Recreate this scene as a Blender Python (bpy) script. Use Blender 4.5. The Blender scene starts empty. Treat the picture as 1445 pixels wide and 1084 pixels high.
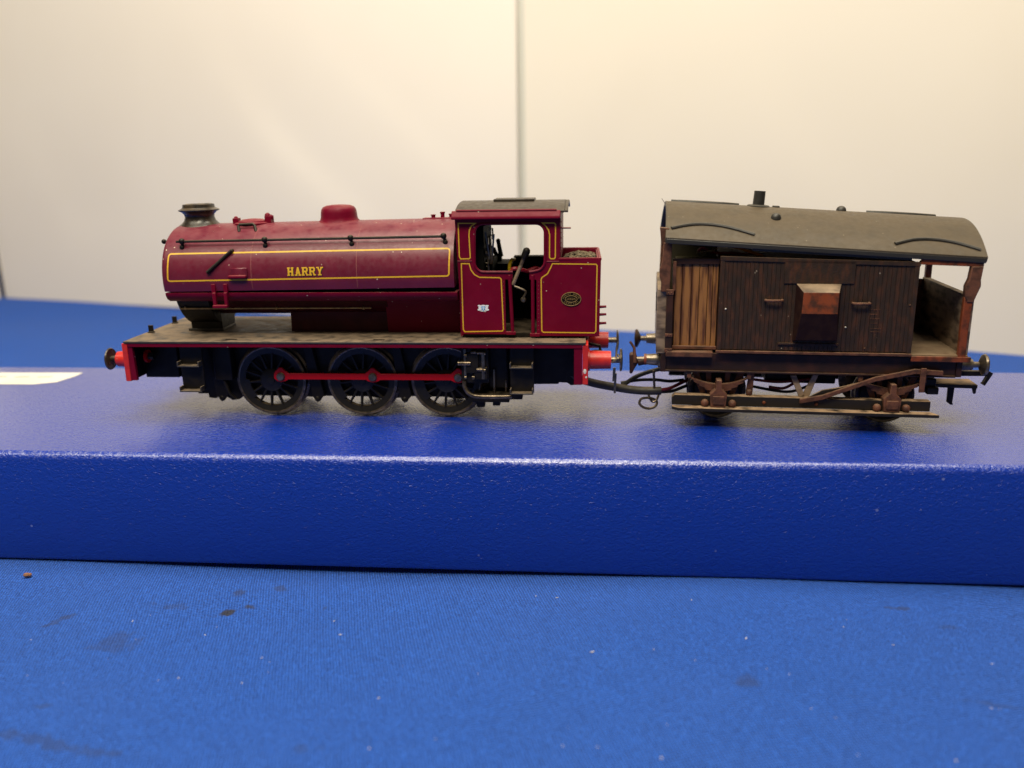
import bpy, math, random
from mathutils import Vector, Matrix
random.seed(7)
K = 0.01                      # all modelling is in millimetres; 1 Blender unit = 100 mm
S = bpy.context.scene
S.unit_settings.system = 'METRIC'; S.unit_settings.scale_length = 0.1
COL = S.collection

# ------------------------------------------------------------------ camera, world, lamps, exposure
CP = Vector((93.138, -197.643, 60.440))
CR = Vector((0.99988, -0.00397, -0.01512)); CU = Vector((0.01564, 0.25383, 0.96712)); CF = Vector((0.0, 0.96724, -0.25386))
cd = bpy.data.cameras.new('camera'); cam = bpy.data.objects.new('camera', cd); COL.objects.link(cam)
CR = (CR - CF*CR.dot(CF)).normalized(); CU = CR.cross(CF)*1.0
if CU.z < 0: CU = -CU
m = Matrix((CR, CU, -CF)).transposed().to_4x4(); m.translation = CP*K
cam.matrix_world = m
cd.sensor_width = 36; cd.lens = 36*1185.4/1445; cd.clip_start = 0.02; cd.clip_end = 100
cd.dof.use_dof = True; cd.dof.focus_distance = 1.93; cd.dof.aperture_fstop = 1.25
S.camera = cam

w = bpy.data.worlds.new('World'); S.world = w; w.use_nodes = True
bg = w.node_tree.nodes['Background']; bg.inputs[0].default_value = (1.0, 0.88, 0.70, 1); bg.inputs[1].default_value = 0.10

def area(name, loc, look, sx, sy, power, col):
    d = bpy.data.lights.new(name, 'AREA'); d.shape = 'RECTANGLE'; d.size = sx; d.size_y = sy; d.energy = power; d.color = col
    o = bpy.data.objects.new(name, d); COL.objects.link(o); o.location = loc
    o.rotation_euler = (Vector(look)-Vector(loc)).to_track_quat('-Z', 'Y').to_euler(); return o
area('ceiling_lamp', (1.0, 0.1, 5.8), (1.0, 0.8, 0), 6.5, 2.6, 430, (1.0, 0.90, 0.71))
area('backdrop_fill', (-1.0, -2.0, 4.0), (-0.2, 3.5, -0.2), 5.4, 1.2, 185, (1.0, 0.92, 0.72))  # unseen fill light, added only to brighten the backdrop
area('front_room_lamp', (0.6, -3.7, 5.6), (1.0, 0.3, 0), 2.2, 1.4, 165, (1.0, 0.88, 0.66))

S.view_settings.view_transform = 'Standard'; S.view_settings.look = 'None'
S.view_settings.exposure = 0.08; S.view_settings.gamma = 1.0; S.view_settings.use_curve_mapping = False
S.render.engine = 'CYCLES'

# ------------------------------------------------------------------ materials
def pm(name, col, rough=.5, metal=0., col2=None, nscale=60, lo=.4, hi=.65, stretch=(1, 1, 1), dust=0., dustcol=(.30, .24, .17),
       bump=0., bscale=400, bdist=.002, spec=.5, speck=0., coat=0.):
    mt = bpy.data.materials.new(name); mt.use_nodes = True; nt = mt.node_tree; N = nt.nodes; Lk = nt.links
    b = N['Principled BSDF']; b.inputs['Roughness'].default_value = rough; b.inputs['Metallic'].default_value = metal
    b.inputs['Specular IOR Level'].default_value = spec; b.inputs['Coat Weight'].default_value = coat; b.inputs['Coat Roughness'].default_value = .25
    tc = N.new('ShaderNodeTexCoord')
    def noise(sc, st=None, det=4):
        n = N.new('ShaderNodeTexNoise'); n.inputs['Scale'].default_value = sc; n.inputs['Detail'].default_value = det
        if st and st != (1, 1, 1):
            mp = N.new('ShaderNodeMapping'); mp.inputs['Scale'].default_value = st
            Lk.new(tc.outputs['Object'], mp.inputs[0]); Lk.new(mp.outputs[0], n.inputs['Vector'])
        else: Lk.new(tc.outputs['Object'], n.inputs['Vector'])
        return n.outputs[0]
    def ramp(src, a, c):
        r = N.new('ShaderNodeMapRange'); r.interpolation_type = 'SMOOTHSTEP'
        r.inputs[1].default_value = a; r.inputs[2].default_value = c; Lk.new(src, r.inputs[0]); return r.outputs[0]
    def math_(op, a, c):
        q = N.new('ShaderNodeMath'); q.operation = op; q.use_clamp = True
        for i, v in enumerate((a, c)):
            if isinstance(v, (int, float)): q.inputs[i].default_value = v
            else: Lk.new(v, q.inputs[i])
        return q.outputs[0]
    def mix(f, a, c):
        q = N.new('ShaderNodeMix'); q.data_type = 'RGBA'
        if isinstance(f, (int, float)): q.inputs[0].default_value = f
        else: Lk.new(f, q.inputs[0])
        for i, v in ((6, a), (7, c)):
            if isinstance(v, tuple): q.inputs[i].default_value = (*v, 1)
            else: Lk.new(v, q.inputs[i])
        return q.outputs[2]
    c = col
    if col2: c = mix(ramp(noise(nscale, stretch), lo, hi), col, col2)
    rsrc = None
    if dust:
        g = N.new('ShaderNodeNewGeometry'); sx = N.new('ShaderNodeSeparateXYZ'); Lk.new(g.outputs['Normal'], sx.inputs[0])
        f = math_('MULTIPLY', ramp(sx.outputs[2], .45, .98), ramp(noise(35), .25, .6)); f = math_('MULTIPLY', f, dust)
        c = mix(f, c, dustcol); rsrc = f
    if speck:
        v = N.new('ShaderNodeTexVoronoi'); v.inputs['Scale'].default_value = 55; Lk.new(tc.outputs['Object'], v.inputs['Vector'])
        f2 = math_('MULTIPLY', math_('LESS_THAN', v.outputs['Distance'], .085), ramp(noise(20), .5, .56)); f2 = math_('MULTIPLY', f2, speck)
        c = mix(f2, c, (.6, .5, .38))
    if isinstance(c, tuple): b.inputs['Base Color'].default_value = (*c, 1)
    else: Lk.new(c, b.inputs['Base Color'])
    rr = N.new('ShaderNodeMapRange'); rr.inputs[1].default_value = .3; rr.inputs[2].default_value = .7
    rr.inputs[3].default_value = max(.03, rough-.08); rr.inputs[4].default_value = min(1, rough+.10); Lk.new(noise(90), rr.inputs[0])
    ro = rr.outputs[0]
    if rsrc is not None: ro = math_('ADD', ro, math_('MULTIPLY', rsrc, .4))
    Lk.new(ro, b.inputs['Roughness'])
    if bump:
        bp = N.new('ShaderNodeBump'); bp.inputs['Strength'].default_value = bump; bp.inputs['Distance'].default_value = bdist
        Lk.new(noise(bscale), bp.inputs['Height']); Lk.new(bp.outputs[0], b.inputs['Normal'])
    return mt

MAROON = (.132, .0012, .016)
M = {}
M['maroon'] = pm('maroon_paint', MAROON, .42, col2=(.145, .002, .018), nscale=25, dust=.22, dustcol=(.42, .22, .18), bump=.08, bscale=500, speck=.8, spec=.14)
M['maroon_tank'] = pm('maroon_tank_paint', (.110, .005, .021), .38, col2=(.126, .007, .025), nscale=18, dust=.16, dustcol=(.40, .16, .15), bump=.03, bscale=500, speck=1)
M['maroon_light'] = pm('maroon_edge_wear', (.20, .05, .05), .5)
M['black'] = pm('satin_black', (.0065, .005, .004), .45, spec=.22, col2=(.012, .009, .006), nscale=40, dust=.35, dustcol=(.20, .15, .10), bump=.1)
M['black_plain'] = pm('dead_black', (.004, .004, .0035), .7, spec=.1)
M['plate'] = pm('running_plate_dusty', (.030, .026, .024), .5, col2=(.05, .04, .03), dust=.62, dustcol=(.26, .185, .12), bump=.15, bscale=300)
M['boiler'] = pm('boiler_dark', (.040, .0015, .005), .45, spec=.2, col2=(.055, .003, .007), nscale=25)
M['roofblack'] = pm('cab_roof_black', (.034, .026, .020), .40, spec=.35, col2=(.040, .030, .023), dust=.10, dustcol=(.20, .15, .10))
M['bronze'] = pm('chimney_bronze_black', (.016, .012, .009), .30, col2=(.045, .031, .018), nscale=70, dust=.16, dustcol=(.25, .18, .12))
M['red'] = pm('bright_red', (.55, .022, .015), .38, col2=(.46, .018, .014), speck=.4)
M['redrod'] = pm('rod_red', (.55, .002, .006), .4, spec=.25)
M['steel'] = pm('worn_steel', (.20, .165, .125), .35, metal=.75, col2=(.11, .085, .06))
M['tyre'] = pm('dark_tyre_steel', (.19, .145, .10), .32, metal=.85, col2=(.09, .07, .05))
M['wheel'] = pm('wheel_black', (.009, .0075, .006), .45, spec=.35, dust=.3, dustcol=(.2, .14, .08))
M['brass'] = pm('dull_brass', (.36, .27, .13), .32, metal=.85, col2=(.22, .16, .09))
M['yellow'] = pm('yellow_lining', (.62, .36, .018), .45)
M['dkgreen'] = pm('letter_shade', (.01, .02, .012), .5)
M['white'] = pm('white_decal', (.75, .78, .80), .5)
M['ltblue'] = pm('blue_decal', (.10, .38, .68), .5)
M['platebr'] = pm('brass_plate_letter', (.24, .15, .05), .45)
M['coal'] = pm('dusty_coal', (.05, .042, .03), .8, spec=.2, col2=(.22, .17, .11), nscale=60, dust=.3, dustcol=(.34, .27, .18))
M['wirered'] = pm('red_wire', (.42, .012, .030), .35)
M['wirered_dk'] = pm('dark_red_wire', (.16, .006, .012), .4)
M['wireyel'] = pm('yellow_wire', (.55, .36, .01), .4)
M['wireorange'] = pm('orange_wire', (.5, .16, .02), .4)
M['wireblk'] = pm('black_wire', (.010, .010, .010), .4, dust=.2)
M['sleeve'] = pm('dusty_sleeve', (.026, .022, .018), .5, dust=.7, dustcol=(.16, .12, .075))
M['vanroof'] = pm('van_roof', (.058, .044, .028), .48, spec=.3, col2=(.068, .051, .033), nscale=6, stretch=(1, 4, 1), dust=.16, dustcol=(.16, .115, .065), bump=.1, bscale=250, speck=.22)
M['vanedge'] = pm('van_roof_trim', (.022, .020, .018), .45, dust=.15)
M['vanside'] = pm('van_body_weathered', (.028, .016, .009), .50, spec=.35, col2=(.085, .030, .012), nscale=16, lo=.40, hi=.85, stretch=(5, 5, 1.6), dust=.5, dustcol=(.22, .12, .06), bump=.35, bscale=260, speck=.5)
M['vandark'] = pm('van_dark_underframe', (.022, .010, .006), .5, spec=.3, col2=(.045, .016, .009), nscale=30, dust=.5, dustcol=(.20, .11, .07), bump=.2)
M['rust'] = pm('rust_orange', (.20, .042, .012), .5, spec=.35, col2=(.055, .018, .008), nscale=45, lo=.40, hi=.66, dust=.4, dustcol=(.28, .22, .16), bump=.3)
M['duckshade'] = pm('duckett_shaded', (.020, .008, .007), .55, spec=.1, col2=(.030, .013, .009), nscale=50)  # ducket sides and underside, with shade put into the colour
M['rustbrown'] = pm('rust_brown', (.13, .050, .028), .6, spec=.3, col2=(.060, .025, .015), nscale=50, dust=.6, dustcol=(.24, .15, .10), bump=.4, bscale=300)
M['greybrown'] = pm('grey_brown_wood', (.25, .175, .115), .55, col2=(.07, .045, .03), nscale=20, stretch=(1, 1, 3), dust=.4, dustcol=(.32, .24, .16), bump=.2)
M['step'] = pm('stepboard', (.014, .011, .009), .5, spec=.3, dust=1, dustcol=(.36, .24, .15), bump=.2)
M['wood'] = pm('stained_planks', (.29, .125, .034), .42, col2=(.085, .028, .008), nscale=11, lo=.42, hi=.64, stretch=(9, 9, .8), dust=.3, bump=.35, bscale=200)
M['floor'] = pm('veranda_floor', (.16, .10, .055), .6, col2=(.10, .05, .025), nscale=25, dust=.5, dustcol=(.30, .22, .14))
M['olive'] = pm('olive_interior', (.045, .036, .012), .6)
M['label'] = pm('label_paper', (.70, .68, .62), .6, col2=(.64, .60, .54), nscale=8)
M['labelpr'] = pm('label_print', (.42, .22, .20), .5)
M['board'] = pm('backdrop_board', (.80, .735, .655), .75, col2=(.83, .77, .69), nscale=.6, lo=.3, hi=.7)
M['board2'] = pm('backdrop_board_right', (.77, .705, .60), .75, col2=(.80, .74, .64), nscale=.6, lo=.3, hi=.7)
M['seam'] = pm('seam_strip', (.60, .60, .55), .6)
M['crumb'] = pm('crumb', (.22, .10, .05), .8)
M['lint'] = pm('lint', (.75, .70, .62), .8)

def leather():
    mt = bpy.data.materials.new('blue_leatherette'); mt.use_nodes = True; nt = mt.node_tree; N = nt.nodes; Lk = nt.links
    b = N['Principled BSDF']; tc = N.new('ShaderNodeTexCoord')
    v = N.new('ShaderNodeTexNoise'); v.inputs['Scale'].default_value = 135; v.inputs['Detail'].default_value = 2.5; v.inputs['Distortion'].default_value = 1.2
    mp = N.new('ShaderNodeMapping'); mp.inputs['Scale'].default_value = (.75, 1.1, 1.1); mp.inputs['Rotation'].default_value = (0, .5, .4)
    Lk.new(tc.outputs['Object'], mp.inputs[0]); Lk.new(mp.outputs[0], v.inputs['Vector'])
    bp = N.new('ShaderNodeBump'); bp.inputs['Strength'].default_value = .85; bp.inputs['Distance'].default_value = .0044
    Lk.new(v.outputs[0], bp.inputs['Height']); Lk.new(bp.outputs[0], b.inputs['Normal'])
    # wear: whitened grain along the front top arris only
    sp = N.new('ShaderNodeSeparateXYZ'); Lk.new(tc.outputs['Object'], sp.inputs[0])
    def mr(src, a, c):
        r = N.new('ShaderNodeMapRange'); r.interpolation_type = 'SMOOTHSTEP'; r.inputs[1].default_value = a; r.inputs[2].default_value = c
        Lk.new(src, r.inputs[0]); return r.outputs[0]
    def mu(op, a, c):
        q = N.new('ShaderNodeMath'); q.operation = op; q.use_clamp = True
        for i, x in enumerate((a, c)):
            if isinstance(x, (int, float)): q.inputs[i].default_value = x
            else: Lk.new(x, q.inputs[i])
        return q.outputs[0]
    top = mr(sp.outputs[2], -.020, -.004); fr = mr(sp.outputs[1], .026, .008)
    n2 = N.new('ShaderNodeTexNoise'); n2.inputs['Scale'].default_value = 150; n2.inputs['Detail'].default_value = 3; Lk.new(tc.outputs['Object'], n2.inputs['Vector'])
    n3 = N.new('ShaderNodeTexNoise'); n3.inputs['Scale'].default_value = 1.4; Lk.new(tc.outputs['Object'], n3.inputs['Vector'])
    wear = mu('MULTIPLY', mu('MULTIPLY', top, fr), mr(n2.outputs[0], .50, .66)); wear = mu('MULTIPLY', wear, mr(n3.outputs[0], .25, .70))
    vo = N.new('ShaderNodeTexVoronoi'); vo.inputs['Scale'].default_value = 9; Lk.new(tc.outputs['Object'], vo.inputs['Vector'])
    sk = mu('LESS_THAN', vo.outputs['Distance'], .028); wear = mu('MAXIMUM', wear, mu('MULTIPLY', sk, .7))
    mx = N.new('ShaderNodeMix'); mx.data_type = 'RGBA'; Lk.new(wear, mx.inputs[0])
    mx.inputs[6].default_value = (.003, .033, .35, 1); mx.inputs[7].default_value = (.22, .25, .52, 1)
    Lk.new(mx.outputs[2], b.inputs['Base Color'])
    b.inputs['Roughness'].default_value = .25; b.inputs['Specular IOR Level'].default_value = .35; b.inputs['Coat Weight'].default_value = 1.0; b.inputs['Coat Roughness'].default_value = .22; b.inputs['Coat IOR'].default_value = 1.6
    b2 = N.new('ShaderNodeBump'); b2.inputs['Strength'].default_value = .5; b2.inputs['Distance'].default_value = .0018; Lk.new(v.outputs[0], b2.inputs['Height']); Lk.new(b2.outputs[0], b.inputs['Coat Normal'])
    return mt
M['leather'] = leather()

def cloth_mat():
    mt = bpy.data.materials.new('blue_knit_cloth'); mt.use_nodes = True; nt = mt.node_tree; N = nt.nodes; Lk = nt.links
    b = N['Principled BSDF']; tc = N.new('ShaderNodeTexCoord')
    def mu(op, a, c, cl=True):
        q = N.new('ShaderNodeMath'); q.operation = op; q.use_clamp = cl
        for i, x in enumerate((a, c)):
            if x is None: continue
            if isinstance(x, (int, float)): q.inputs[i].default_value = x
            else: Lk.new(x, q.inputs[i])
        return q.outputs[0]
    def mr(src, a, c, d=0., e=1.):
        r = N.new('ShaderNodeMapRange'); r.interpolation_type = 'SMOOTHSTEP'; r.inputs[1].default_value = a; r.inputs[2].default_value = c
        r.inputs[3].default_value = d; r.inputs[4].default_value = e; Lk.new(src, r.inputs[0]); return r.outputs[0]
    def noise(sc, det=3, st=None):
        n = N.new('ShaderNodeTexNoise'); n.inputs['Scale'].default_value = sc; n.inputs['Detail'].default_value = det
        if st:
            p = N.new('ShaderNodeMapping'); p.inputs['Scale'].default_value = st; p.inputs['Rotation'].default_value = (0, 0, .5); Lk.new(tc.outputs['Object'], p.inputs[0]); Lk.new(p.outputs[0], n.inputs['Vector'])
        else: Lk.new(tc.outputs['Object'], n.inputs['Vector'])
        return n
    wob = noise(3.0, 2); vm = N.new('ShaderNodeVectorMath'); vm.operation = 'SCALE'; vm.inputs['Scale'].default_value = .016; Lk.new(wob.outputs[1], vm.inputs[0])
    va = N.new('ShaderNodeVectorMath'); va.operation = 'ADD'; Lk.new(tc.outputs['Object'], va.inputs[0]); Lk.new(vm.outputs[0], va.inputs[1])
    mp = N.new('ShaderNodeMapping'); mp.inputs['Rotation'].default_value = (0, 0, math.radians(33)); Lk.new(va.outputs[0], mp.inputs[0])
    sp = N.new('ShaderNodeSeparateXYZ'); Lk.new(mp.outputs[0], sp.inputs[0])
    sx = mu('SINE', mu('MULTIPLY', sp.outputs[0], 2*math.pi/.0080, False), None, False)
    sy = mu('SINE', mu('MULTIPLY', sp.outputs[1], 2*math.pi/.0080, False), None, False)
    wv = mu('MULTIPLY', sx, sy, False)
    fine = noise(300, 2)
    h = mu('ADD', mu('MULTIPLY', wv, .55, False), mu('MULTIPLY', fine.outputs[0], 1.3, False), False)
    bp = N.new('ShaderNodeBump'); bp.inputs['Strength'].default_value = 1; bp.inputs['Distance'].default_value = .006
    Lk.new(h, bp.inputs['Height']); Lk.new(bp.outputs[0], b.inputs['Normal'])
    hole = mr(h, .15, .85)
    def mixc(f, a, c):
        q = N.new('ShaderNodeMix'); q.data_type = 'RGBA'; Lk.new(f, q.inputs[0])
        for i, x in ((6, a), (7, c)):
            if isinstance(x, tuple): q.inputs[i].default_value = (*x, 1)
            else: Lk.new(x, q.inputs[i])
        return q.outputs[2]
    c = mixc(hole, (.001, .044, .34), (.034, .168, .80))
    c = mixc(mr(noise(1.2, 4).outputs[0], .35, .7, 0, .10), c, (.10, .17, .42))
    # greasy brown smears, each at its own spot on the cloth (x, y in mm, half lengths, angle)
    xyz = N.new('ShaderNodeSeparateXYZ'); Lk.new(tc.outputs['Object'], xyz.inputs[0])
    n_s = noise(40, 5)
    tot = None
    for (px, py, rx, ry, an, st) in STAINS:
        ca, sa = math.cos(an), math.sin(an)
        dx = mu('SUBTRACT', xyz.outputs[0], px*K, False); dy = mu('SUBTRACT', xyz.outputs[1], py*K, False)
        u = mu('ADD', mu('MULTIPLY', dx, ca/(rx*K), False), mu('MULTIPLY', dy, sa/(rx*K), False), False)
        v = mu('ADD', mu('MULTIPLY', dx, -sa/(ry*K), False), mu('MULTIPLY', dy, ca/(ry*K), False), False)
        d = mu('ADD', mu('MULTIPLY', u, u, False), mu('MULTIPLY', v, v, False), False)
        d = mu('ADD', d, mu('MULTIPLY', mu('SUBTRACT', n_s.outputs[0], .5, False), 5.5, False), False)
        f = mr(d, 1.0, .0, 0, st*.8)
        tot = f if tot is None else mu('MAXIMUM', tot, f)
    c = mixc(tot, c, (.045, .040, .038))
    Lk.new(c, b.inputs['Base Color']); b.inputs['Roughness'].default_value = .85
    b.inputs['Sheen Weight'].default_value = .06; b.inputs['Sheen Roughness'].default_value = .5; b.inputs['Sheen Tint'].default_value = (.6, .75, 1, 1)
    b.inputs['Specular IOR Level'].default_value = .2
    return mt

# ------------------------------------------------------------------ mesh builder (millimetres)
class MB:
    def __init__(s): s.v = []; s.f = []; s.mi = []; s.cur = 0; s.parts = []
    def add(s, vs, fs):
        s.parts.append((list(vs), list(fs))); o = len(s.v); s.v += [tuple(x) for x in vs]; s.f += [tuple(i+o for i in f) for f in fs]; s.mi += [s.cur]*len(fs); return s
    def box(s, x0, x1, y0, y1, z0, z1):
        return s.add([(x0, y0, z0), (x1, y0, z0), (x1, y1, z0), (x0, y1, z0), (x0, y0, z1), (x1, y0, z1), (x1, y1, z1), (x0, y1, z1)],
                     [(0, 3, 2, 1), (4, 5, 6, 7), (0, 1, 5, 4), (1, 2, 6, 5), (2, 3, 7, 6), (3, 0, 4, 7)])
    def prism(s, poly, a, b, plane='xz'):
        def P(p, h): return (p[0], h, p[1]) if plane == 'xz' else ((p[0], p[1], h) if plane == 'xy' else (h, p[0], p[1]))
        n = len(poly); ar = sum(poly[i][0]*poly[(i+1) % n][1]-poly[(i+1) % n][0]*poly[i][1] for i in range(n))
        pl = list(poly) if ar > 0 else list(poly)[::-1]
        vs = [P(p, a) for p in pl]+[P(p, b) for p in pl]
        fs = [tuple(range(n)), tuple(range(2*n-1, n-1, -1))]+[(i, i+n, (i+1) % n+n, (i+1) % n) for i in range(n)]
        if plane != 'xz': fs = [f[::-1] for f in fs]
        return s.add(vs, fs)
    def hull8(s, bot, top):     # two quads (lists of 4 points) joined
        return s.add(list(bot)+list(top), [(0, 3, 2, 1), (4, 5, 6, 7), (0, 1, 5, 4), (1, 2, 6, 5), (2, 3, 7, 6), (3, 0, 4, 7)])
    def tube(s, pts, r, n=8, cap=True):
        P = [Vector(p) for p in pts]; rs = r if isinstance(r, (list, tuple)) else [r]*len(P)
        t0 = (P[1]-P[0]).normalized(); up = Vector((0, 0, 1)) if abs(t0.z) < .9 else Vector((0, 1, 0))
        nx = t0.cross(up).normalized(); vs = []
        for i, p in enumerate(P):
            t = ((P[min(i+1, len(P)-1)]-P[max(i-1, 0)])).normalized()
            nx = (nx-t*nx.dot(t)).normalized(); ny = t.cross(nx)
            for k in range(n):
                a = 2*math.pi*k/n; vs.append(p+nx*(rs[i]*math.cos(a))+ny*(rs[i]*math.sin(a)))
        fs = []
        for i in range(len(P)-1):
            for k in range(n):
                a = i*n+k; b = i*n+(k+1) % n; fs.append((a, b, b+n, a+n))
        if cap: fs.append(tuple(range(n-1, -1, -1))); fs.append(tuple((len(P)-1)*n+k for k in range(n)))
        return s.add(vs, fs)
    def lathe(s, prof, c, axis='z', n=32, sq=(1, 1), cap=True):     # prof [(r, h)]
        vs = []
        for r, h in prof:
            for k in range(n):
                a = 2*math.pi*k/n; u, v = r*math.cos(a)*sq[0], r*math.sin(a)*sq[1]
                p = (u, v, h) if axis == 'z' else ((h, u, v) if axis == 'x' else (v, h, u))
                vs.append((c[0]+p[0], c[1]+p[1], c[2]+p[2]))
        fs = []
        for i in range(len(prof)-1):
            for k in range(n):
                a = i*n+k; b = i*n+(k+1) % n; fs.append((a, b, b+n, a+n))
        if cap: fs.append(tuple(range(n-1, -1, -1))); fs.append(tuple((len(prof)-1)*n+k for k in range(n)))
        return s.add(vs, fs)
    def ball(s, c, r, n=12, sc=(1, 1, 1)):
        vs = []; fs = []; m_ = n//2
        for i in range(m_+1):
            th = math.pi*i/m_
            for k in range(n):
                ph = 2*math.pi*k/n; vs.append((c[0]+r*sc[0]*math.sin(th)*math.cos(ph), c[1]+r*sc[1]*math.sin(th)*math.sin(ph), c[2]+r*sc[2]*math.cos(th)))
        for i in range(m_):
            for k in range(n):
                a = i*n+k; b = i*n+(k+1) % n; fs.append((a, a+n, b+n, b))
        return s.add(vs, fs)
    def build(s, name, mat, parent=None, smooth=True, bevel=0., loc=None, rot=None, pivot=(0, 0, 0), split=0):
        if split:
            out = []
            for k in range(0, len(s.parts), split):
                q = MB()
                for (va, fa) in s.parts[k:k+split]: q.add(va, fa)
                out.append(q.build(name, mat, parent, smooth, bevel, loc, rot, pivot))
            return out
        me = bpy.data.meshes.new(name)
        me.from_pydata([((x-pivot[0])*K, (y-pivot[1])*K, (z-pivot[2])*K) for x, y, z in s.v], [], s.f)
        for mt in (mat if isinstance(mat, (list, tuple)) else [mat]): me.materials.append(M[mt] if isinstance(mt, str) else mt)
        for p, i in zip(me.polygons, s.mi): p.material_index = i
        me.validate(); me.update()
        if smooth:
            me.shade_smooth(); me.set_sharp_from_angle(angle=math.radians(38))
        o = bpy.data.objects.new(name, me); COL.objects.link(o)
        if parent: o.parent = parent
        o.location = Vector(loc)*K if loc is not None else Vector(pivot)*K
        if rot: o.rotation_euler = rot
        if bevel:
            bm = o.modifiers.new('bevel', 'BEVEL'); bm.width = bevel*K; bm.segments = 2; bm.limit_method = 'ANGLE'; bm.angle_limit = math.radians(50)
        return o
def tag(o, label=None, cat=None, group=None, kind=None):
    for k_, v in (('label', label), ('category', cat), ('group', group), ('kind', kind)):
        if v: o[k_] = v
    return o
def empty(name, loc, rz): 
    o = bpy.data.objects.new(name, None); COL.objects.link(o); o.location = Vector(loc)*K; o.rotation_euler = (0, 0, rz); o.empty_display_size = .1; return o
def dup(src, parent, loc=None, rz=None, scale=None):
    c = src.copy(); COL.objects.link(c); c.parent = parent
    if loc is not None: c.location = Vector(loc)*K
    if rz is not None: c.rotation_euler.z = rz
    for ch in list(src.children):
        g = ch.copy(); COL.objects.link(g); g.parent = c
    return c
def smooth_path(pts, n=6):     # Catmull-Rom
    P = [Vector(p) for p in pts]; out = []
    for i in range(len(P)-1):
        p0, p1, p2, p3 = P[max(i-1, 0)], P[i], P[i+1], P[min(i+2, len(P)-1)]
        for k in range(n):
            t = k/n; out.append(.5*((2*p1)+(p2-p0)*t+(2*p0-5*p1+4*p2-p3)*t*t+(3*p1-p0-3*p2+p3)*t**3))
    out.append(P[-1]); return out
def arcpts(cx, cz, r, a0, a1, n=8):
    return [(cx+r*math.cos(math.radians(a0+(a1-a0)*i/n)), cz+r*math.sin(math.radians(a0+(a1-a0)*i/n))) for i in range(n+1)]
# measured points: pixel of the photograph -> (x, z) in the model's own upright plane y
def plane_pt(u, v, Y, psi, org):
    d = CF+CR*((u-722.5)/1185.4)-CU*((v-542)/1185.4); nrm = Vector((-math.sin(psi), math.cos(psi), 0))
    q = CP+d*((Y-(CP-org).dot(nrm))/d.dot(nrm))-org
    return (math.cos(psi)*q.x+math.sin(psi)*q.y, q.z)
LPSI = -0.08864; VPSI = math.radians(-9.2); LO = Vector((0, 0, 0)); VO = Vector((128.415, -8.895, 0))
def at(u, v, Y): return plane_pt(u, v, Y, LPSI, LO)
def vt(u, v, Y): return plane_pt(u, v, Y, VPSI, VO)
def ribbon(mb, pts, wd, surf, closed=True, step=1.2):
    """flat painted line of width wd following pts (x, z) over the surface y = surf(x, z)"""
    P = [Vector(p) for p in pts]; n = len(P); L_, R_ = [], []
    for i in range(n):
        a = P[(i-1) % n] if closed or i > 0 else P[i]; b = P[i]; c = P[(i+1) % n] if closed or i < n-1 else P[i]
        d1 = (b-a) if (b-a).length > 1e-6 else (c-b); d2 = (c-b) if (c-b).length > 1e-6 else (b-a)
        d1 = d1.normalized(); d2 = d2.normalized(); n1 = Vector((-d1.y, d1.x)); n2 = Vector((-d2.y, d2.x)); nm = (n1+n2)
        nm = nm.normalized() if nm.length > 1e-3 else n1
        k = (wd/2)/max(.35, nm.dot(n1)); L_.append(b+nm*k); R_.append(b-nm*k)
    for i in range(n if closed else n-1):
        j = (i+1) % n; m_ = max(1, int((P[j]-P[i]).length/step))
        for k in range(m_):
            t0, t1 = k/m_, (k+1)/m_
            q = [L_[i].lerp(L_[j], t0), L_[i].lerp(L_[j], t1), R_[i].lerp(R_[j], t1), R_[i].lerp(R_[j], t0)]
            mb.add([(p.x, surf(p.x, p.y), p.y) for p in q], [(0, 1, 2, 3)])

# ------------------------------------------------------------------ tablecloth, box, backdrop
STAINS = []
def ground(u, v, z):
    d = CF+CR*((u-722.5)/1185.4)-CU*((v-542)/1185.4); return CP+d*((z-CP.z)/d.z)
TZ = -26.3
for u, v, rx, ry, an, st in ((324, 857, 3.4, 1.0, .6, 1.15), (345, 851, 2.6, .8, -.2, 1.0), (338, 836, 1.8, 2.4, 0, .6), (82, 876, 3.4, 1.2, .9, .6), (394, 829, 1.6, 1.6, 0, .55), (165, 902, 5, 4, .3, .38),
                             (60, 1042, 9, 1.6, -.25, .42), (110, 1050, 9, 1.2, -.12, .42), (1270, 857, 3.4, .9, -.1, .55), (1052, 968, 2.2, 2.2, -.6, .42), (1420, 992, 7, .6, -.35, .4),
                             (456, 856, 2.0, 1.0, .7, .45), (62, 992, 2, .9, 0, .4), (435, 1050, 2.8, 1.5, 0, .3), (240, 852, 6, 1.2, -.1, .35), (1335, 882, 2.6, 1.0, 0, .3)):
    g = ground(u, v, TZ); STAINS.append((g.x, g.y, rx, ry, an, st))
M['cloth'] = cloth_mat()
def cloth_z(x, y):
    z = 0.0
    fr = max(0., min(1., (-28-y)/25))
    z += fr*(.9*math.sin(x*.021+y*.035+1.0)+.6*math.sin(x*.05-y*.03)+.35*math.sin(y*.13+x*.02))
    z -= 1.3*math.exp(-((y+44+.05*x)/9.)**2)*fr*(.6+.4*math.sin(x*.03))
    if y > -45: z -= 1.5*math.exp(-((x-55)/50.)**2)*math.exp(-((y+24-.09*(x-60)*-1)/9.)**2)
    if y > 62: z += min(1, (y-62)/40)*(1.2*math.sin(x*.018+y*.02)+.7*math.sin(y*.05-x*.01))
    z += fr*(.55*math.sin((x*.6+y)*.09+2*math.sin(x*.012))+.35*math.sin((x-y*1.4)*.11))
    return TZ+z-.25
mb = MB(); nx, ny = 236, 240; X0, X1, Y0, Y1 = -480, 700, -330, 560
xs = [X0+(X1-X0)*i/nx for i in range(nx+1)]
ys = [Y0+(Y1-Y0)*(j/ny) for j in range(ny+1)]
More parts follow.
